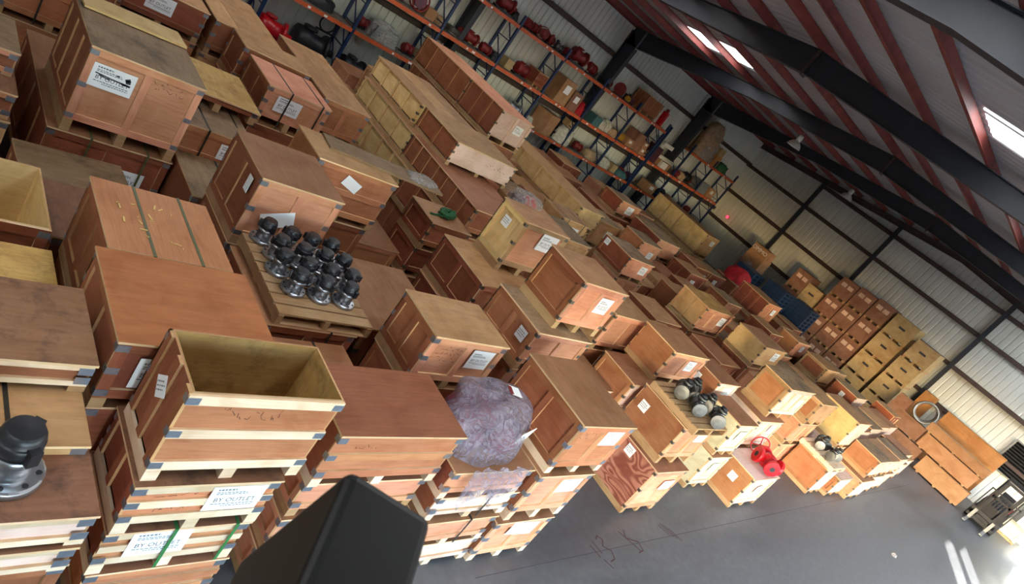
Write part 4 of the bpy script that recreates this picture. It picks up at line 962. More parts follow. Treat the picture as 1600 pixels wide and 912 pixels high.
# red gate valve with a handwheel
def gate_valve(label, loc, rz, s=1.0, mat='red_paint', group=None, tilt=0.0):
    t = thing('gate_valve', label, 'valve', loc, rz, group)
    M = lambda *a: tuple(v * s for v in a)
    MB().lathe([(.0, -.16 * s), (.10 * s, -.14 * s), (.15 * s, -.06 * s), (.15 * s, .06 * s), (.10 * s, .14 * s), (.0, .16 * s)], 20, M(0, 0, .2), 'Z', False).obj('valve_body', mat, t)
    for sg, ax in ((-1, 'X'), (1, 'X'), (-1, 'Y')):
        pr = [(.085 * s, sg * .08 * s), (.085 * s, sg * .22 * s), (.16 * s, sg * .225 * s), (.16 * s, sg * .29 * s), (.08 * s, sg * .295 * s)]
        MB().lathe(pr, 20, M(0, 0, .2), ax).obj('end_flange', mat, t)
        MB().lathe([(.055 * s, sg * .2955 * s), (.055 * s, sg * .299 * s)], 16, M(0, 0, .2), ax).obj('bore', 'black_cap', t)
    MB().lathe([(.085 * s, .08 * s), (.085 * s, .2 * s), (.15 * s, .205 * s), (.15 * s, .3 * s), (.06 * s, .31 * s), (.05 * s, .42 * s), (.022 * s, .43 * s), (.022 * s, .58 * s)], 20, M(0, 0, .2), 'Y').obj('bonnet', mat, t)
    hw = MB().torus(.19 * s, .014 * s, M(0, .56, .2), 'Y', 30, 8)
    for k in range(4):
        a = k * math.pi / 2 + .4; hw.bar(M(0, .56, .2), (.19 * s * math.cos(a), .56 * s, .2 * s + .19 * s * math.sin(a)), .016 * s)
    hw.obj('handwheel', mat, t)
    return t
gate_valve('bright red gate valve with a handwheel lying on the floor crate', (14.42, 3.22, .83), -.75, 1.05)

# ---------------------------------------------------------------- plastics
def blob(cx, cy, z0, rx, ry, h, seed, nu=30, nv=14, rough=.16, skirt=0.0):
    r = random.Random(seed); ph = [(r.uniform(0, 6), r.uniform(0, 6), r.randint(2, 6), r.randint(1, 4)) for _ in range(7)]
    mb = MB(); rows = []
    for j in range(nv + 1):
        v = j / nv; row = []
        for i in range(nu):
            a = 2 * math.pi * i / nu
            n = sum(math.sin(k1 * a + p1) * math.sin(k2 * v * 3.1 + p2) for p1, p2, k1, k2 in ph) / 7
            rad = math.cos(v * math.pi / 2) ** .45 * (1 + rough * n * 1.8) + skirt * max(0, .18 - v) * (1 + math.sin(a * 9) * .5) * 3
            row.append((cx + rx * rad * math.cos(a), cy + ry * rad * math.sin(a), z0 + h * (math.sin(v * math.pi / 2) ** .9 + rough * .6 * n * v)))
        rows.append(row)
    for j in range(nv):
        for i in range(nu):
            q = (i + 1) % nu; mb.poly([rows[j][i], rows[j][q], rows[j + 1][q], rows[j + 1][i]], smooth=True)
    return mb
def weld(o):
    import bmesh
    bm = bmesh.new(); bm.from_mesh(o.data); bmesh.ops.remove_doubles(bm, verts=bm.verts, dist=1e-4); bm.to_mesh(o.data); bm.free(); return o
bag = thing('plastic_bag', 'big crumpled clear plastic bag over purple-red wrapped parts', 'plastic bag', (5.25, 3.38, 1.54))
weld(blob(0, 0, 0.0, .56, .44, .60, 4, 40, 18, .22, .12).obj('film', 'film_purple', bag))
weld(blob(-.12, .08, 0.0, .34, .30, .47, 9, 24, 10, .2).obj('wrapped_part', 'purple_wrap', bag))
weld(blob(.22, -.12, 0.0, .24, .2, .34, 12, 24, 10, .2).obj('wrapped_part', 'purple_wrap', bag))
fl2 = MB(); nn = 14; rw = random.Random(8)                                                             # the film's tail hanging over the front
cols_ = [[(-.42 + i * .9 / nn, -.56 - .03 * math.sin(i * 1.7) - j * .012, .10 - j * .1 * (1 + .35 * math.sin(i * .9))) for j in range(5)] for i in range(nn + 1)]
for i in range(nn):
    for j in range(4): fl2.poly([cols_[i][j], cols_[i + 1][j], cols_[i + 1][j + 1], cols_[i][j + 1]], smooth=True)
weld(fl2.obj('film_tail', 'film_purple', bag))
pp = MB().obox((.22, -.37, .36), (.10, .02, .03), (-.05, -.04, .12), (.001, -.003, -.001)).obj('paper_note', 'paper', bag)
pp = MB().obox((.16, .02, .615), (.06, -.02, 0), (.02, .07, 0), (0, 0, .002)).obj('paper_note', 'paper', bag)
MB().obox((.10, .035, .616), (.02, -.007, 0), (.02, .06, 0), (0, 0, .003)).obj('red_tag', 'red_dull', bag)
rb = thing('plastic_bundle', 'clear plastic bundle with a red part showing, on a crate by the long stack', 'plastic bundle', (10.9, 9.75, 1.92))
weld(blob(0, 0, 0, .5, .32, .3, 5, 30, 10, .22, .1).obj('film', 'film_clear', rb)); weld(blob(.1, 0, 0, .22, .18, .24, 6, 20, 8, .2).obj('red_part', 'red_paint', rb))
weld(blob(-.2, .05, 0, .2, .16, .2, 7, 20, 8, .2).obj('wrapped_part', 'purple_wrap', rb))
tf = weld(blob(6.78, 8.10, 2.21, .30, .20, .05, 15, 26, 6, .4, .1).obj('film_sheet', 'film_clear')); tag(tf, 'scrap of clear film draped over the right end of the grey plank', 'film')
gn = thing('net_bundle', 'tangled green netting heaped on a crate lid', 'netting', (7.74, 8.22, 1.70), .5)
r_ = random.Random(31); mb = MB()
for k in range(13):
    pts = []; a = r_.uniform(0, 6.28); rr = r_.uniform(.04, .2)
    for i in range(10):
        t_ = a + i * .65; pts.append((rr * 1.5 * math.cos(t_) + r_.uniform(-.02, .02), rr * .7 * math.sin(t_) + r_.uniform(-.02, .02), .03 + .1 * r_.random() * (1 - rr)))
    mb.tube(pts, r_.uniform(.012, .024), 6)
mb.obj('rope_loop', 'green_net', gn)
MB().tube([(-.42, .12, .015), (-.3, .06, .02), (-.15, .03, .03), (0, 0, .04)], .02, 6).obj('tail', 'green_net', gn)
lt = weld(blob(20.6, .82, 0.0, .10, .07, .07, 3, 14, 6, .5).obj('crumpled_wrapper', 'film_clear')); tag(lt, 'small crumpled clear wrapper on the aisle floor', 'wrapper')

# ---------------------------------------------------------------- black arm of the lift the picture is taken from
arm = thing('lift_arm', 'black steel lift arm, out of focus, rising close to the lens', 'lift arm', (0.30, 0.20, 0.0))
R_, U_, F_ = RGT.normalized(), -DWN.normalized(), FWD.normalized()
def campt(px, py, d): return Vector((0, 0, 5.2)) + (FWD * 1.0 + RGT * ((px - 800) / 1052.02) + DWN * ((py - 456) / 1052.02)) * d
P0 = campt(549, 728, .95)
e1 = (R_ * -.75 - U_ * .66 + F_ * .61).normalized(); e2 = (R_ * .79 - U_ * .62 + F_ * .295).normalized(); e3 = e1.cross(e2).normalized()
if e3.dot(-U_) < 0: e3 = -e3
w1, w2, w3 = .36, .150, .46
c = P0 + e1 * w1 / 2 + e2 * w2 / 2 + e3 * w3 / 2 - Vector(arm.location)
ab = MB().obox(c, e1 * w1 / 2, e2 * w2 / 2, e3 * w3 / 2).obj('arm_head', 'mast_black', arm)
bv = ab.modifiers.new('bevel', 'BEVEL'); bv.width = .016; bv.segments = 3
foot = P0 + e1 * w1 * .8 + e2 * w2 / 2 + e3 * w3 * .9
ax_, ay_ = foot.x - arm.location.x, foot.y - arm.location.y
pz = MB().box(ax_ - .06, ay_ - .06, 0.02, ax_ + .06, ay_ + .06, foot.z).obj('mast_post', 'mast_black', arm)
MB().box(ax_ - .3, ay_ - .3, 0, ax_ + .3, ay_ + .3, .02).obj('base_plate', 'mast_black', arm)

# ---------------------------------------------------------------- pallet racks along the left wall
RF, RB = 20.0, 20.96
def rack(label, xs, levels, top, group=None):
    t = thing('pallet_rack', label, 'rack', (xs[0], RF, 0))
    ox, oy = xs[0], RF
    for x in xs:
        for y in (RF, RB - .09):
            MB().box(x - ox - .045, y - oy, 0, x - ox + .045, y - oy + .09, top).obj('upright', 'rack_blue', t)
        mb = MB(); z = .25
        while z < top - .7:
            mb.bar((x - ox, .05, z), (x - ox, RB - RF - .05, z), .035); mb.bar((x - ox, .05, z), (x - ox, RB - RF - .05, z + .75), .035); z += .75
        mb.obj('brace', 'rack_blue', t)
    rr = random.Random(len(xs))
    for (a, b_) in zip(xs, xs[1:]):
        for (zl, lo, hi) in levels:
            if a < lo - .1 or b_ > hi + .1: continue
            bm_ = MB().box(a - ox + .047, -.03, zl - .12, b_ - ox - .047, .03, zl).obj('beam', 'rack_orange', t)
            for k in range(2): xx = a - ox + rr.uniform(.4, 2.3); MB().box(xx, -.032, zl - .095, xx + rr.uniform(.07, .16), -.03, zl - .03).obj('tag', 'paper', bm_)
            MB().box(a - ox + .047, RB - RF - .06, zl - .12, b_ - ox - .047, RB - RF, zl).obj('beam', 'rack_orange', t)
            for k in range(5): yy = .06 + k * .19; MB().box(a - ox + .06, yy, zl, b_ - ox - .06, yy + .14, zl + .018).obj('deck_board', 'deck_grey', t)
    return t
XS1 = [2.85, 5.6, 8.35, 11.1, 13.85, 16.6, 19.35, 22.1, 24.85, 27.6]
rack('long blue and orange pallet rack against the left wall', XS1, [(1.66, 0, 99), (3.07, 0, 99), (4.66, 12, 99)], 5.05)
XS2 = [27.8, 30.4, 33.1, 35.8]
rack('shorter pallet rack at the far end of the left wall', XS2, [(1.66, 0, 99), (3.07, 0, 99), (4.60, 30, 99)], 5.0)

DK = .018
def carton(label, x, y, z, sx, sy, h, mat='carton', lab=True, group=None, yaw=0.0, name='carton', cat='carton'):
    t = thing(name, label, cat, (x, y, z), math.radians(yaw), group)
    MB().box(-sx / 2, -sy / 2, 0, sx / 2, sy / 2, h - .006).obj('box_body', mat, t)
    for s_ in (-1, 1): MB().box(-sx / 2, min(0, s_ * sy / 2) + (.002 if s_ > 0 else 0), h - .006, sx / 2, max(0, s_ * sy / 2) - (.002 if s_ < 0 else 0), h).obj('flap', mat, t)
    MB().box(-sx / 2 - .001, -.03, h, sx / 2 + .001, .03, h + .0015).obj('tape', 'carton_tan', t)
    if lab: MB().box(-sx * .2, -sy / 2 - .002, h * .45, sx * .25, -sy / 2, h * .8).obj('label', 'paper', t)
    return t
def lumpy(label, x, y, z, rx, ry, h, mat, seed, name='sack', cat='sack', group=None):
    o = weld(blob(0, 0, 0, rx, ry, h, seed, 20, 8, .22).obj(name, mat, None, (x, y, z))); return tag(o, label, cat, group)
def machine(label, x, y, z, s, mat, seed, group=None, name='machine_part', cat='machine part'):
    """cast housing with a flange, a shaft and a foot"""
    r = random.Random(seed); t = thing(name, label, cat, (x, y, z), r.uniform(-.4, .4), group)
    MB().box(-.32 * s, -.2 * s, 0, .32 * s, .2 * s, .06 * s).obj('foot', 'dark_machine', t)
    MB().lathe([(.08 * s, -.3 * s), (.2 * s, -.28 * s), (.22 * s, -.1 * s), (.17 * s, .0), (.17 * s, .2 * s), (.24 * s, .21 * s), (.24 * s, .27 * s), (.07 * s, .28 * s), (.06 * s, .42 * s)], 18, (0, 0, .28 * s), 'X').obj('housing', mat, t)
    MB().lathe([(.07 * s, .3 * s), (.07 * s, .48 * s), (.12 * s, .485 * s), (.12 * s, .53 * s)], 14, (-.08 * s, 0, 0)).obj('neck', mat, t)
    return t
L1, L2, L3 = 1.66 + DK, 3.07 + DK, 4.66 + DK
LR = 4.60 + DK
YM = 20.5
# top level
machine('dark red machine part at the left end of the top rack level', 15.9, YM, L3, 1.1, 'red_dull', 1)
machine('pair-flanged red casting on the top rack level left of the wheel', 17.2, YM, L3, .7, 'red_dull', 2)
gv = gate_valve('dull red gate valve with an upright handwheel on the top rack level', (18.2, YM, L3), 2.3, 1.2, 'red_dull')
machine('grey tool post on the top rack level', 19.15, YM, L3, .6, 'steel_dull', 3)
machine('long dark red pump on the top rack level by the column', 20.35, YM, L3, 1.25, 'red_dull', 4)
machine('second red pump touching the long dark red pump', 21.25, YM - .05, L3, .9, 'red_dull', 5)
co = thing('cable_coil', 'dark coil of cable on the top rack level beside the column', 'coil', (22.45, YM - .1, L3))
for k in range(4): MB().torus(.22 - .02 * (k % 2), .024, (0, 0, .03 + k * .045)).obj('coil_turn', 'rubber', co)
t = thing('round_cover', 'red round cover standing on the top rack level', 'cover', (23.35, YM - .2, L3), .5)
MB().lathe([(.05, -.05), (.26, -.045), (.28, -.02), (.28, .03), (.05, .05)], 24, (0, 0, .28), 'X').obj('disc', 'red_dull', t); MB().box(-.08, -.2, 0, .08, .2, .04).obj('foot', 'dark_machine', t)
machine('small yellow fitting on the top rack level', 24.15, YM - .2, L3, .5, 'yellow_part', 6)
t = crate('dark slatted crate on the top rack level by the red stand', 25.05, 20.05, L3, 1.25, .85, .85, 'ply_brown', 'posts', 'posts', 'lid_dark', detail=0, clips=False, key='rack')
lumpy('pale bagged bundle right of the dark slatted crate', 26.62, YM, L3, .24, .3, .8, 'foam_white', 41, 'bagged_bundle', 'bundle')
t = thing('hoist_stand', 'bright red upright stand with black knob on the top rack level', 'stand', (27.15, YM - .15, L3), .2)
MB().box(-.13, -.12, 0, .13, .12, .7).obj('column_body', 'red_paint', t); MB().lathe([(.08, .7), (.08, .82), (.03, .86)], 14).obj('head', 'red_dull', t); MB().lathe([(.05, .13), (.06, .2), (.04, .24)], 12, (0, 0, .5), 'X').obj('knob', 'black_cap', t)
# middle level
reel = thing('wire_reel', 'red wire reel on the middle rack level, upper left', 'reel', (12.9, YM, L2))
MB().torus(.3, .03, (0, -.12, .34), 'Y').obj('rim', 'red_dull', reel); MB().torus(.3, .03, (0, .12, .34), 'Y').obj('rim', 'red_dull', reel); MB().lathe([(.22, -.12), (.22, .12)], 18, (0, 0, .34), 'Y').obj('winding', 'purple_wrap', reel)
co = thing('hose_coil', 'grey hose coil on the middle rack level near the upper left column', 'coil', (14.55, YM, L2))
for k in range(4): MB().torus(.3 - .03 * (k % 2), .03, (0, 0, .035 + k * .055)).obj('coil_turn', 'steel_dull', co)
machine('red valve block on the middle rack level', 15.4, YM, L2, .9, 'red_dull', 7)
machine('red and blue motor on the middle rack level', 16.1, YM - .1, L2, .75, 'red_dull', 8)
machine('wide red gearbox on the middle rack level', 18.2, YM, L2, 1.05, 'red_dull', 9)
crate('small dark brown crate on the middle rack level beside the cartons', 18.75, 20.1, L2, .55, .75, .62, 'ply_red', 'bars', 'plain', 'lid_dark', detail=0, clips=False, key='rack')
carton('tall labelled carton on the middle rack level', 20.45, YM - .1, L2, .75, .75, 1.0)
carton('shorter carton under film on the middle rack level', 21.25, YM - .1, L2, .62, .7, .78, 'carton_red')
lumpy('crimson sack at the end of the middle-level cartons', 21.95, YM - .15, L2, .24, .28, .55, 'red_cloth', 42)
carton('teal bin on the middle rack level by the post', 23.2, YM - .1, L2, .5, .6, .42, 'teal_box', False, name='bin', cat='bin')
lumpy('greenish white sack on the middle rack level', 23.75, YM - .1, L2, .3, .3, .42, 'foam_white', 43)
lumpy('cream sack leaning behind the greenish sack', 24.25, YM, L2, .28, .3, .5, 'foam_white', 44)
lumpy('tan paper sack beside the yellow fittings', 24.75, YM - .15, L2, .26, .26, .34, 'sack_tan', 45)
machine('cluster of yellow fittings on the middle rack level', 25.3, YM - .2, L2, .7, 'yellow_part', 10)
carton('small open tan carton on the middle rack level', 26.0, YM - .1, L2, .5, .55, .38)
carton('dark brown tall carton on the middle rack level', 26.6, YM + .05, L2, .6, .7, .85, 'carton_red', False)
carton('lower of two light cartons near the rack end', 27.15, YM - .15, L2, .42, .5, .34)
carton('upper of two light cartons near the rack end', 27.15, YM - .13, L2 + .3415, .40, .46, .3)
carton('dark purple carton at the start of the short rack', 28.4, YM, L2, .5, .6, .8, 'purple_box', False)
t = thing('pipe_bundle', 'bundle of pale pipes on the short rack', 'pipes', (29.5, YM, L2 + .35))
for k in range(7): MB().lathe([(.045, -.75), (.045, .75)], 12, (0, -.2 + (k % 4) * .1, .05 + (k // 4) * .09), 'X').obj('pipe', 'white_box', t)
for s_ in (-.5, .5): MB().box(s_ - .04, -.3, -.35, s_ + .04, .3, 0).obj('cradle', 'pine_dull', t)
carton('white carton at the front of the short rack', 29.3, RF + .22, L2, .55, .34, .33, 'white_box', False)
carton('long white box above the pipes on the short rack', 29.0, YM, L2 + .95, .9, .35, .2, 'white_box', False)
machine('red fitting on the short rack beside the white carton', 30.9, YM - .2, L2, .7, 'red_dull', 11)
lumpy('mottled tan sack on the short rack', 31.5, YM - .1, L2, .34, .3, .4, 'sack_tan', 46)
machine('black motor on the short rack', 32.2, YM, L2, 1.0, 'dark_machine', 12)
carton('grey bin on the short rack near its end', 33.7, YM - .1, L2, .8, .7, .6, 'grey_box', False, name='bin', cat='bin')
carton('brown open carton at the far end of the short rack', 34.7, YM - .1, L2, .7, .7, .55)
# wrapped heap on the short rack's upper level
t = thing('wrapped_load', 'tall heap of film-wrapped rolls and cartons on the short rack top', 'wrapped load', (31.9, YM, LR))
weld(blob(-.1, 0, 0, .78, .46, 1.9, 51, 26, 14, .16).obj('rolls', 'sack_tan', t)); weld(blob(.1, -.12, 0, .74, .42, 1.15, 52, 26, 12, .22, .05).obj('film', 'film_clear', t))
rl = MB(); r_ = random.Random(6)
for k in range(9): rl.torus(.07, .018, (-.5 + r_.uniform(0, .9), -.44 - .02 * (k % 3), .5 + r_.uniform(0, 1.0)), 'Y', 14, 6)
rl.obj('roll_end', 'sack_tan', t)
carton('upper tan carton leaning on the wrapped heap', 33.05, YM - .1, LR + .62, .5, .55, .42, 'carton_tan', False)
carton('orange-brown carton on the short rack top', 33.0, YM - .1, LR, .6, .65, .62, 'board_orange', False)
lumpy('green sack at the far end of the short rack top', 34.3, YM - .1, LR, .42, .34, .45, 'green_net', 47)
# lower level
t = thing('wrapped_stack', 'film-wrapped stack of grey plates on the lowest beam, upper left', 'wrapped load', (12.3, YM, L1))
for k in range(5): MB().box(-.5 + .02 * k, -.35, k * .09, .5 - .03 * k, .35, k * .09 + .08).obj('plate', 'galv', t)
weld(blob(0, 0, 0, .58, .42, .58, 53, 24, 10, .1).obj('film', 'film_clear', t))
lumpy('heap of dark wire scrap on the lowest beam, far upper left', 9.9, YM, L1, .6, .35, .35, 'dark_machine', 54, 'wire_heap', 'scrap')
machine('round polished casing on the lowest beam', 18.9, YM - .1, L1, 1.0, 'steel', 13)
carton('big plain carton turned on the lowest beam', 20.75, YM - .1, L1, .85, .8, .9, 'carton', False, yaw=18)
lumpy('lower grey-tan film-covered sack on the lowest beam', 22.2, YM - .1, L1, .5, .38, .72, 'foam_white', 55)
carton('two small tan cartons taped as one above the film-covered sack', 22.3, YM + .05, L1 + .74, .5, .4, .3, 'carton_tan', False)
machine('dark red coupling on the lowest beam', 23.4, YM - .1, L1, .8, 'red_dull', 14)
lumpy('tan paper heap on the lowest beam', 24.4, YM - .1, L1, .4, .34, .4, 'sack_tan', 56)
lumpy('white foam heap on the lowest beam', 25.5, YM - .1, L1, .5, .36, .45, 'foam_white', 57)
carton('small yellow-topped carton beside the white foam', 26.3, YM - .1, L1, .4, .45, .38, 'carton_tan', False)
lumpy('teal-green film heap on the lowest beam', 27.1, YM - .15, L1, .42, .34, .3, 'teal_box', 58)
carton('carton with a white end near the yellow crate on the short rack', 29.6, YM - .2, L1, .8, .6, .5, 'carton', True)
machine('dark motor low on the short rack', 31.2, YM, L1, 1.0, 'dark_machine', 15)
# things standing on the floor under the racks
machine('black engine block under the rack, upper left', 10.3, YM, 0, 1.9, 'dark_machine', 16)
machine('dark pump unit under the rack beside the engine block', 11.95, YM, 0, 1.5, 'dark_machine', 17)
t = thing('steering_frame', 'black round-wheeled frame above the engine under the rack', 'frame', (10.6, YM + .1, 1.02))
MB().torus(.26, .03, (0, 0, .28), 'Y').obj('wheel', 'dark_machine', t); MB().box(-.3, -.04, 0, .3, .04, .05).obj('bracket', 'dark_machine', t)
machine('red pump under the rack at the upper left post', 9.0, YM - .1, 0, 1.5, 'red_paint', 18)
t = thing('drum', 'dark red drum with a white top on the lowest rack beam behind the tall crates', 'drum', (14.25, YM - .1, L1))
MB().lathe([(.3, 0), (.31, .02), (.31, .34), (.32, .36), (.31, .38), (.31, .7), (.3, .72)], 24).obj('shell', 'red_dull', t); MB().lathe([(.26, .72), (.26, .78)], 20).obj('lid', 'white_box', t)
# smaller clutter in the gaps between the things on the racks
GAPS = [('top', L3, [(13.6, 'rack end'), (15.9, 'dark red machine part'), (17.2, 'pair-flanged casting'), (18.2, 'handwheel valve'), (19.15, 'grey tool post'), (20.35, 'long red pump'), (22.45, 'cable coil'), (23.35, 'round red cover'), (24.15, 'yellow fitting'), (25.05, 'dark slatted crate')]),
        ('middle', L2, [(8.6, 'upper left post'), (10.9, 'blue post'), (12.9, 'red wire reel'), (14.55, 'grey hose coil'), (16.1, 'red and blue motor'), (18.2, 'wide red gearbox'), (19.9, 'tall labelled carton'), (22.0, 'crimson sack'), (23.2, 'teal bin'), (26.0, 'open tan carton'), (31.5, 'mottled sack'), (33.2, 'grey bin'), (35.6, 'rack end')]),
        ('lowest', L1, [(6.2, 'left frame edge'), (8.6, 'wire scrap heap'), (11.0, 'blue post'), (12.9, 'grey plates'), (14.6, 'red drum'), (16.6, 'middle post'), (18.4, 'polished casing'), (19.6, 'big turned carton'), (21.3, 'film-covered sack'), (23.0, 'dark red coupling'), (24.0, 'paper heap'), (26.6, 'teal film heap'), (28.9, 'white-ended carton'), (30.6, 'low motor'), (33.0, 'far post'), (35.5, 'end wall')])]
rc = random.Random(77)
for lv_, z_, L in GAPS:
    for (xa, na), (xb, nb_) in zip(L, L[1:]):
        if xb - xa < .8: continue
        for q in range(2 if xb - xa > 1.5 else 1):
            xx = xa + (xb - xa) * ((q + 1) / 3 if xb - xa > 1.5 else .5); kind = rc.randint(0, 4); side_ = ['nearer', 'farther'][q] if xb - xa > 1.5 else 'single'
            tail_ = 'between %s and %s, %s rack level' % (na, nb_, lv_)
            yq = 20.62 + rc.uniform(-.05, .08)
            if kind == 0: carton('%s small carton %s' % (side_, tail_), xx, yq, z_, rc.uniform(.3, .42), .42, rc.uniform(.25, .4), rc.choice(['carton', 'carton_tan', 'carton_red']), False, 'clutter on the racks')
            elif kind == 1: machine('%s dark casting %s' % (side_, tail_), xx, yq, z_, .6, rc.choice(['dark_machine', 'red_dull', 'steel_dull']), 100 + q, 'clutter on the racks')
            elif kind == 2: lumpy('%s small sack %s' % (side_, tail_), xx, yq, z_, .22, .22, .3, rc.choice(['sack_tan', 'foam_white', 'dark_machine']), 120 + q, group='clutter on the racks')
            elif kind == 3: carton('%s small dark bin %s' % (side_, tail_), xx, yq, z_, .38, .45, .3, rc.choice(['blue_plastic', 'purple_box', 'dark_machine']), False, 'clutter on the racks', name='bin', cat='bin')
            else: machine('%s red casting %s' % (side_, tail_), xx, yq, z_, .7, 'red_dull', 140 + q, 'clutter on the racks')

# ---------------------------------------------------------------- lamps under the ridge
def lamp(label, x, y, z):
    t = thing('highbay_lamp', label, 'lamp', (x, y, z), 0, 'unlit high-bay lamps')
    MB().lathe([(.30, 0), (.295, .01), (.26, .12), (.17, .22), (.09, .26), (.085, .265)], 24, cap=False).obj('shade', 'lamp_white', t)
    MB().lathe([(.09, .26), (.11, .28), (.11, .5), (.09, .52)], 16).obj('ballast_box', 'lamp_white', t)
    MB().bar((0, 0, .52), (0, 0, zroof(y) - z + .03), .015).obj('hanger', 'galv', t)
    return t
lamp('white high-bay lamp hanging nearer the carton-laden rack', 26.3, 13.7, 7.2)
lamp('white high-bay lamp hanging nearer the far end wall', 34.0, 13.75, 7.2)

# ---------------------------------------------------------------- far end: pallet boxes, blue pallets, boards, coil, forklift
def pallet_box(label, x, y, z, sx, sy, h, mat, group):
    t = thing('pallet_box', label, 'box', (x + sx / 2, y + sy / 2, z), 0, group)
    for k in (-1, 0, 1): MB().box(-sx / 2, k * (sy / 2 - .07) - .06, 0, sx / 2, k * (sy / 2 - .07) + .06, .11).obj('runner', 'pine_dull', t)
    MB().box(-sx / 2, -sy / 2, .11, sx / 2, sy / 2, h - .03).obj('box_body', mat, t)
    MB().box(-sx / 2 - .01, -sy / 2 - .01, h - .03, sx / 2 + .01, sy / 2 + .01, h).obj('lid', mat, t)
    if mat == 'carton_tan':
        MB().box(-sx / 2 - .003, -.16, h * .55, -sx / 2, .16, h * .64).obj('print', 'ink', t)
    else:
        for k in (0, 1): MB().box(-sx / 2 - .003, -.32 + k * .36, h * .6, -sx / 2, -.04 + k * .36, h * .78).obj('label', 'ply_pale', t)
    return t
COLS = [(12.55, 3.35, 3, 'carton_red', 'leftmost'), (11.62, 3.05, 3, 'carton_tan', 'second from left'), (10.58, 4.36, 4, 'carton_red', 'third from left'), (9.62, 4.46, 4, 'carton_red', 'fourth from left'), (8.66, 4.56, 4, 'carton_red', 'fifth from left'), (7.30, 4.52, 4, 'carton_tan', 'sixth from left')]
for y, top, n, mt_, nm in COLS:
    w = 1.22 if nm.startswith('sixth') else .9
    for k in range(n):
        pallet_box('pallet box in the %s column by the end wall, %s' % (nm, ['bottom', 'second up', 'third up', 'fourth up'][k] if k < n - 1 else 'topmost'), 35.0, y, k * top / n, 1.25, w, top / n, mt_, 'pallet boxes stacked by the end wall')
for y, z, h_, nm in ((6.0, 0, 1.05, 'bottom'), (6.0, 1.05, 1.05, 'second up'), (6.0, 2.1, 1.05, 'third up'), (5.95, 3.15, 1.05, 'topmost')):
    pallet_box('tan pallet box of the rightmost column by the end wall, %s' % nm, 34.75, y, z, 1.25, 1.1, h_, 'carton_tan', 'pallet boxes stacked by the end wall')
# blue plastic pallets
def blue_pallet(label, x, y, z):
    t = thing('plastic_pallet', label, 'pallet', (x, y, z), 0, 'stacked blue pallets')
    for k in range(6): MB().box(-.6, -.5 + k * .172, .13, .6, -.5 + k * .172 + .14, .17).obj('deck_slat', 'blue_plastic', t)
    for cx in (-.53, 0, .53): MB().box(cx - .07, -.5, 0, cx + .07, .5, .13).obj('foot_rail', 'blue_plastic', t)
    return t
bp0 = None
NTH = ['first', 'second', 'third', 'fourth', 'fifth', 'sixth', 'seventh', 'eighth', 'ninth', 'tenth', 'eleventh', 'twelfth', 'thirteenth', 'fourteenth']
for s_, (x, y, n) in enumerate([(29.6, 12.9, 13), (30.4, 11.6, 14), (31.6, 10.6, 14)]):
    for k in range(n):
        lb = 'blue plastic pallet in the %s stack, %s' % (['left', 'middle', 'right'][s_], 'topmost' if k == n - 1 else NTH[k] + ' from the floor')
        if bp0 is None: bp0 = blue_pallet(lb, x, y, 0)
        else: c = copy_tree(bp0, (x, y, k * .172), 0); tag(c, lb, 'pallet', 'stacked blue pallets')
lumpy('bright red cloth bundle on crates before the blue pallets', 27.5, 12.3, 1.6, .75, .5, .6, 'red_cloth', 61, 'cloth_bundle', 'cloth')
crate('low crate under the red cloth bundle', 26.8, 11.7, 0, 1.4, 1.2, 1.6, 'ply_brown', 'panels', 'panels', 'lid_grey', detail=0)
# film-wrapped carton pile with lettering
t = thing('wrapped_cartons', 'film-wrapped pile of brown cartons with a lettered carton on top by the end wall', 'wrapped load', (34.6, 15.3, 0))
MB().box(-.6, -.6, 0, .6, .6, .14).obj('pallet_base', 'pine_dull', t); MB().box(-.56, -.56, .14, .56, .56, 1.9).obj('carton_pile', 'carton_red', t); MB().box(-.5, -.55, 1.9, .5, .5, 2.55).obj('top_carton', 'carton', t)
MB().box(-.53, -.52, 2.55, .4, .45, 3.0).obj('lettered_carton', 'carton', t)
weld(blob(0, 0, .14, .72, .72, 2.1, 63, 26, 10, .06).obj('film', 'film_clear', t))
tm = link('lettering', text_mesh('lettering', 'OMMO', .3, 'paper'), t); tm.matrix_local = Matrix.Translation((-.534, -.03, 2.76)) @ MAT_T['X-']
al = thing('wall_alarm', 'small red alarm light on the end wall', 'alarm light', (37.83, 19.9, 2.78)); MB().box(-.05, -.06, -.08, .03, .06, .08).obj('backplate', 'red_paint', al); MB().lathe([(.09, -.1), (.1, -.06), (.07, .0), (.02, .02)], 14, (-.05, 0, .0), 'X').obj('dome', 'screen_glow', al)
# long flat boxes leaning stack at the end wall
def long_box(label, x, y0, y1, z0, z1, mat, th=.5):
    t = thing('long_box', label, 'box', (x, (y0 + y1) / 2, z0), 0, 'long boxes by the end wall'); hy = (y1 - y0) / 2; h_ = z1 - z0
    MB().box(0, -hy, .06, th, hy, h_ - .03).obj('box_body', mat, t); MB().box(-.01, -hy - .01, h_ - .03, th + .01, hy + .01, h_).obj('lid', mat, t)
    for yy in (-hy + .2, 0, hy - .2): MB().box(0, yy - .05, 0, th, yy + .05, .06).obj('runner', 'pine_dull', t)
    return t
long_box('lowest long box beside the forklift, near half', 33.3, 1.3, 3.3, 0, .80, 'carton')
long_box('lowest long box beside the forklift, far half', 33.3, 3.5, 5.3, 0, .80, 'carton_red')
long_box('middle long box beside the forklift, near half', 33.45, 1.5, 3.9, .80, 1.50, 'carton', .45)
long_box('middle long box below the wire coil', 33.45, 4.0, 5.75, .80, 1.55, 'carton_red', .45)
long_box('upper long box behind the forklift grille', 33.55, 1.42, 4.1, 1.50, 1.95, 'carton', .4)
long_box('bright orange long box on the back of the boxes by the end wall', 36.2, 1.5, 4.3, 0, 2.5, 'board_orange', .5)
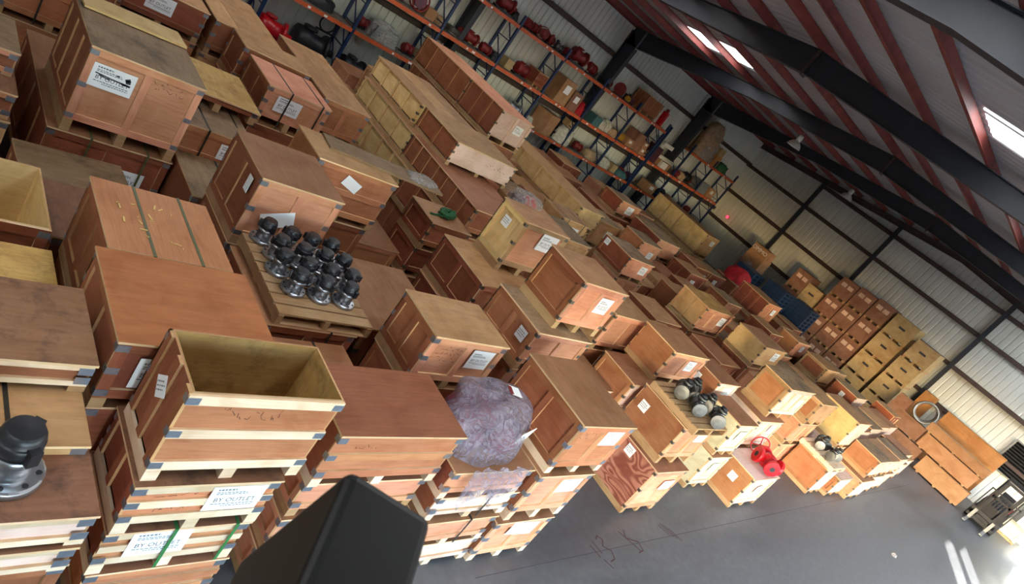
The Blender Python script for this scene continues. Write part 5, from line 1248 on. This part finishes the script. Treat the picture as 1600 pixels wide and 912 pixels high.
carton('plain carton at the left end of the long boxes', 33.7, 5.42, 1.55, .45, .6, .5, 'carton_red', False, yaw=0)
carton('small orange box by the end wall column', 37.1, 5.35, 0, .6, .6, 2.55, 'board_orange', False)
wc = thing('wire_coil', 'heavy coil of grey wire standing above the long boxes', 'coil', (33.68, 4.55, 1.56), .25)
for k in range(6): MB().torus(.46 - .025 * (k % 3), .032, (.06 * k - .15, 0, .50), 'X', 30, 6).obj('coil_turn', 'galv', wc)
# forklift
fk = thing('forklift', 'black forklift with a barred load guard parked at the far right', 'forklift', (34.0, .40, 0))
for s_ in (-.36, .36): MB().box(-1.75, s_ - .06, .04, -.55, s_ + .06, .085).box(-.62, s_ - .06, .04, -.55, s_ + .06, .55).obj('fork', 'galv', fk)
for s_ in (-.33, .33): MB().box(-.5, s_ - .07, .08, -.32, s_ + .07, 2.15).obj('mast_rail', 'dark_machine', fk)
MB().box(-.5, -.4, .3, -.36, .4, .42).box(-.5, -.4, 1.3, -.36, .4, 1.4).box(-.46, -.33, 2.05, -.36, .33, 2.15).obj('mast_crossbar', 'dark_machine', fk)
MB().box(-.56, -.55, .45, -.5, .55, .6).box(-.56, -.55, .15, -.5, .55, .28).obj('carriage', 'dark_machine', fk)
gd = MB().box(-.56, -.6, 1.55, -.5, .6, 1.6).box(-.56, -.6, .6, -.5, -.55, 1.6).box(-.56, .55, .6, -.5, .6, 1.6).obj('load_guard_frame', 'dark_machine', fk)
for k in range(9): MB().box(-.55, -.5 + k * .115, .6, -.51, -.47 + k * .115, 1.55).obj('guard_bar', 'dark_machine', gd)
MB().box(-.3, -.52, .35, 1.6, .52, 1.0).obj('chassis', 'dark_machine', fk); MB().prism([(1.1, .3), (1.9, .3), (1.95, 1.1), (1.1, 1.25)], -.5, .5, 'Y').obj('counterweight', 'red_dull', fk)
for x, r_ in ((.0, .32), (1.45, .26)):
    for s_ in (-.5, .5): MB().lathe([(r_ * .5, s_ - .09), (r_, s_ - .08), (r_, s_ + .08), (r_ * .5, s_ + .09)], 20, (x, 0, r_), 'Y').obj('wheel', 'rubber', fk)
for x in (-.15, 1.4):
    for s_ in (-.45, .45): MB().bar((x, s_, 1.0), (x + (.15 if x < 0 else -.1), s_, 2.15), .06).obj('guard_post', 'dark_machine', fk)
mb = MB()
for k in range(7): mb.box(-.02 + k * .22, -.47, 2.15, .04 + k * .22, .47, 2.19)
mb.obj('overhead_guard', 'dark_machine', fk)
MB().box(.6, -.25, 1.0, 1.1, .25, 1.12).box(1.0, -.25, 1.1, 1.12, .25, 1.6).obj('seat', 'rubber', fk)
t = crate('white slatted crate on the floor right of the forklift', 36.3, -.9, 0, 1.0, .9, .7, 'ply_white', 'posts', 'posts', 'ply_white', detail=0, clips=False)

lv = thing('wall_louvre', 'black slatted louvre in a pale frame on the end wall above the forklift', 'louvre', (37.68, .9, 1.78))
MB().box(0, -1.0, 0, .16, -.94, 1.6).box(0, .94, 0, .16, 1.0, 1.6).box(0, -.94, 0, .16, .94, .06).box(0, -.94, 1.54, .16, .94, 1.6).obj('frame', 'galv', lv)
for k in range(11): MB().obox((.08, 0, .13 + k * .134), (.06, 0, -.045), (0, .94, 0), (.003, 0, .004)).obj('slat', 'dark_machine', lv)
MB().box(.14, -.94, .06, .16, .94, 1.54).obj('backing', 'black_cap', lv)
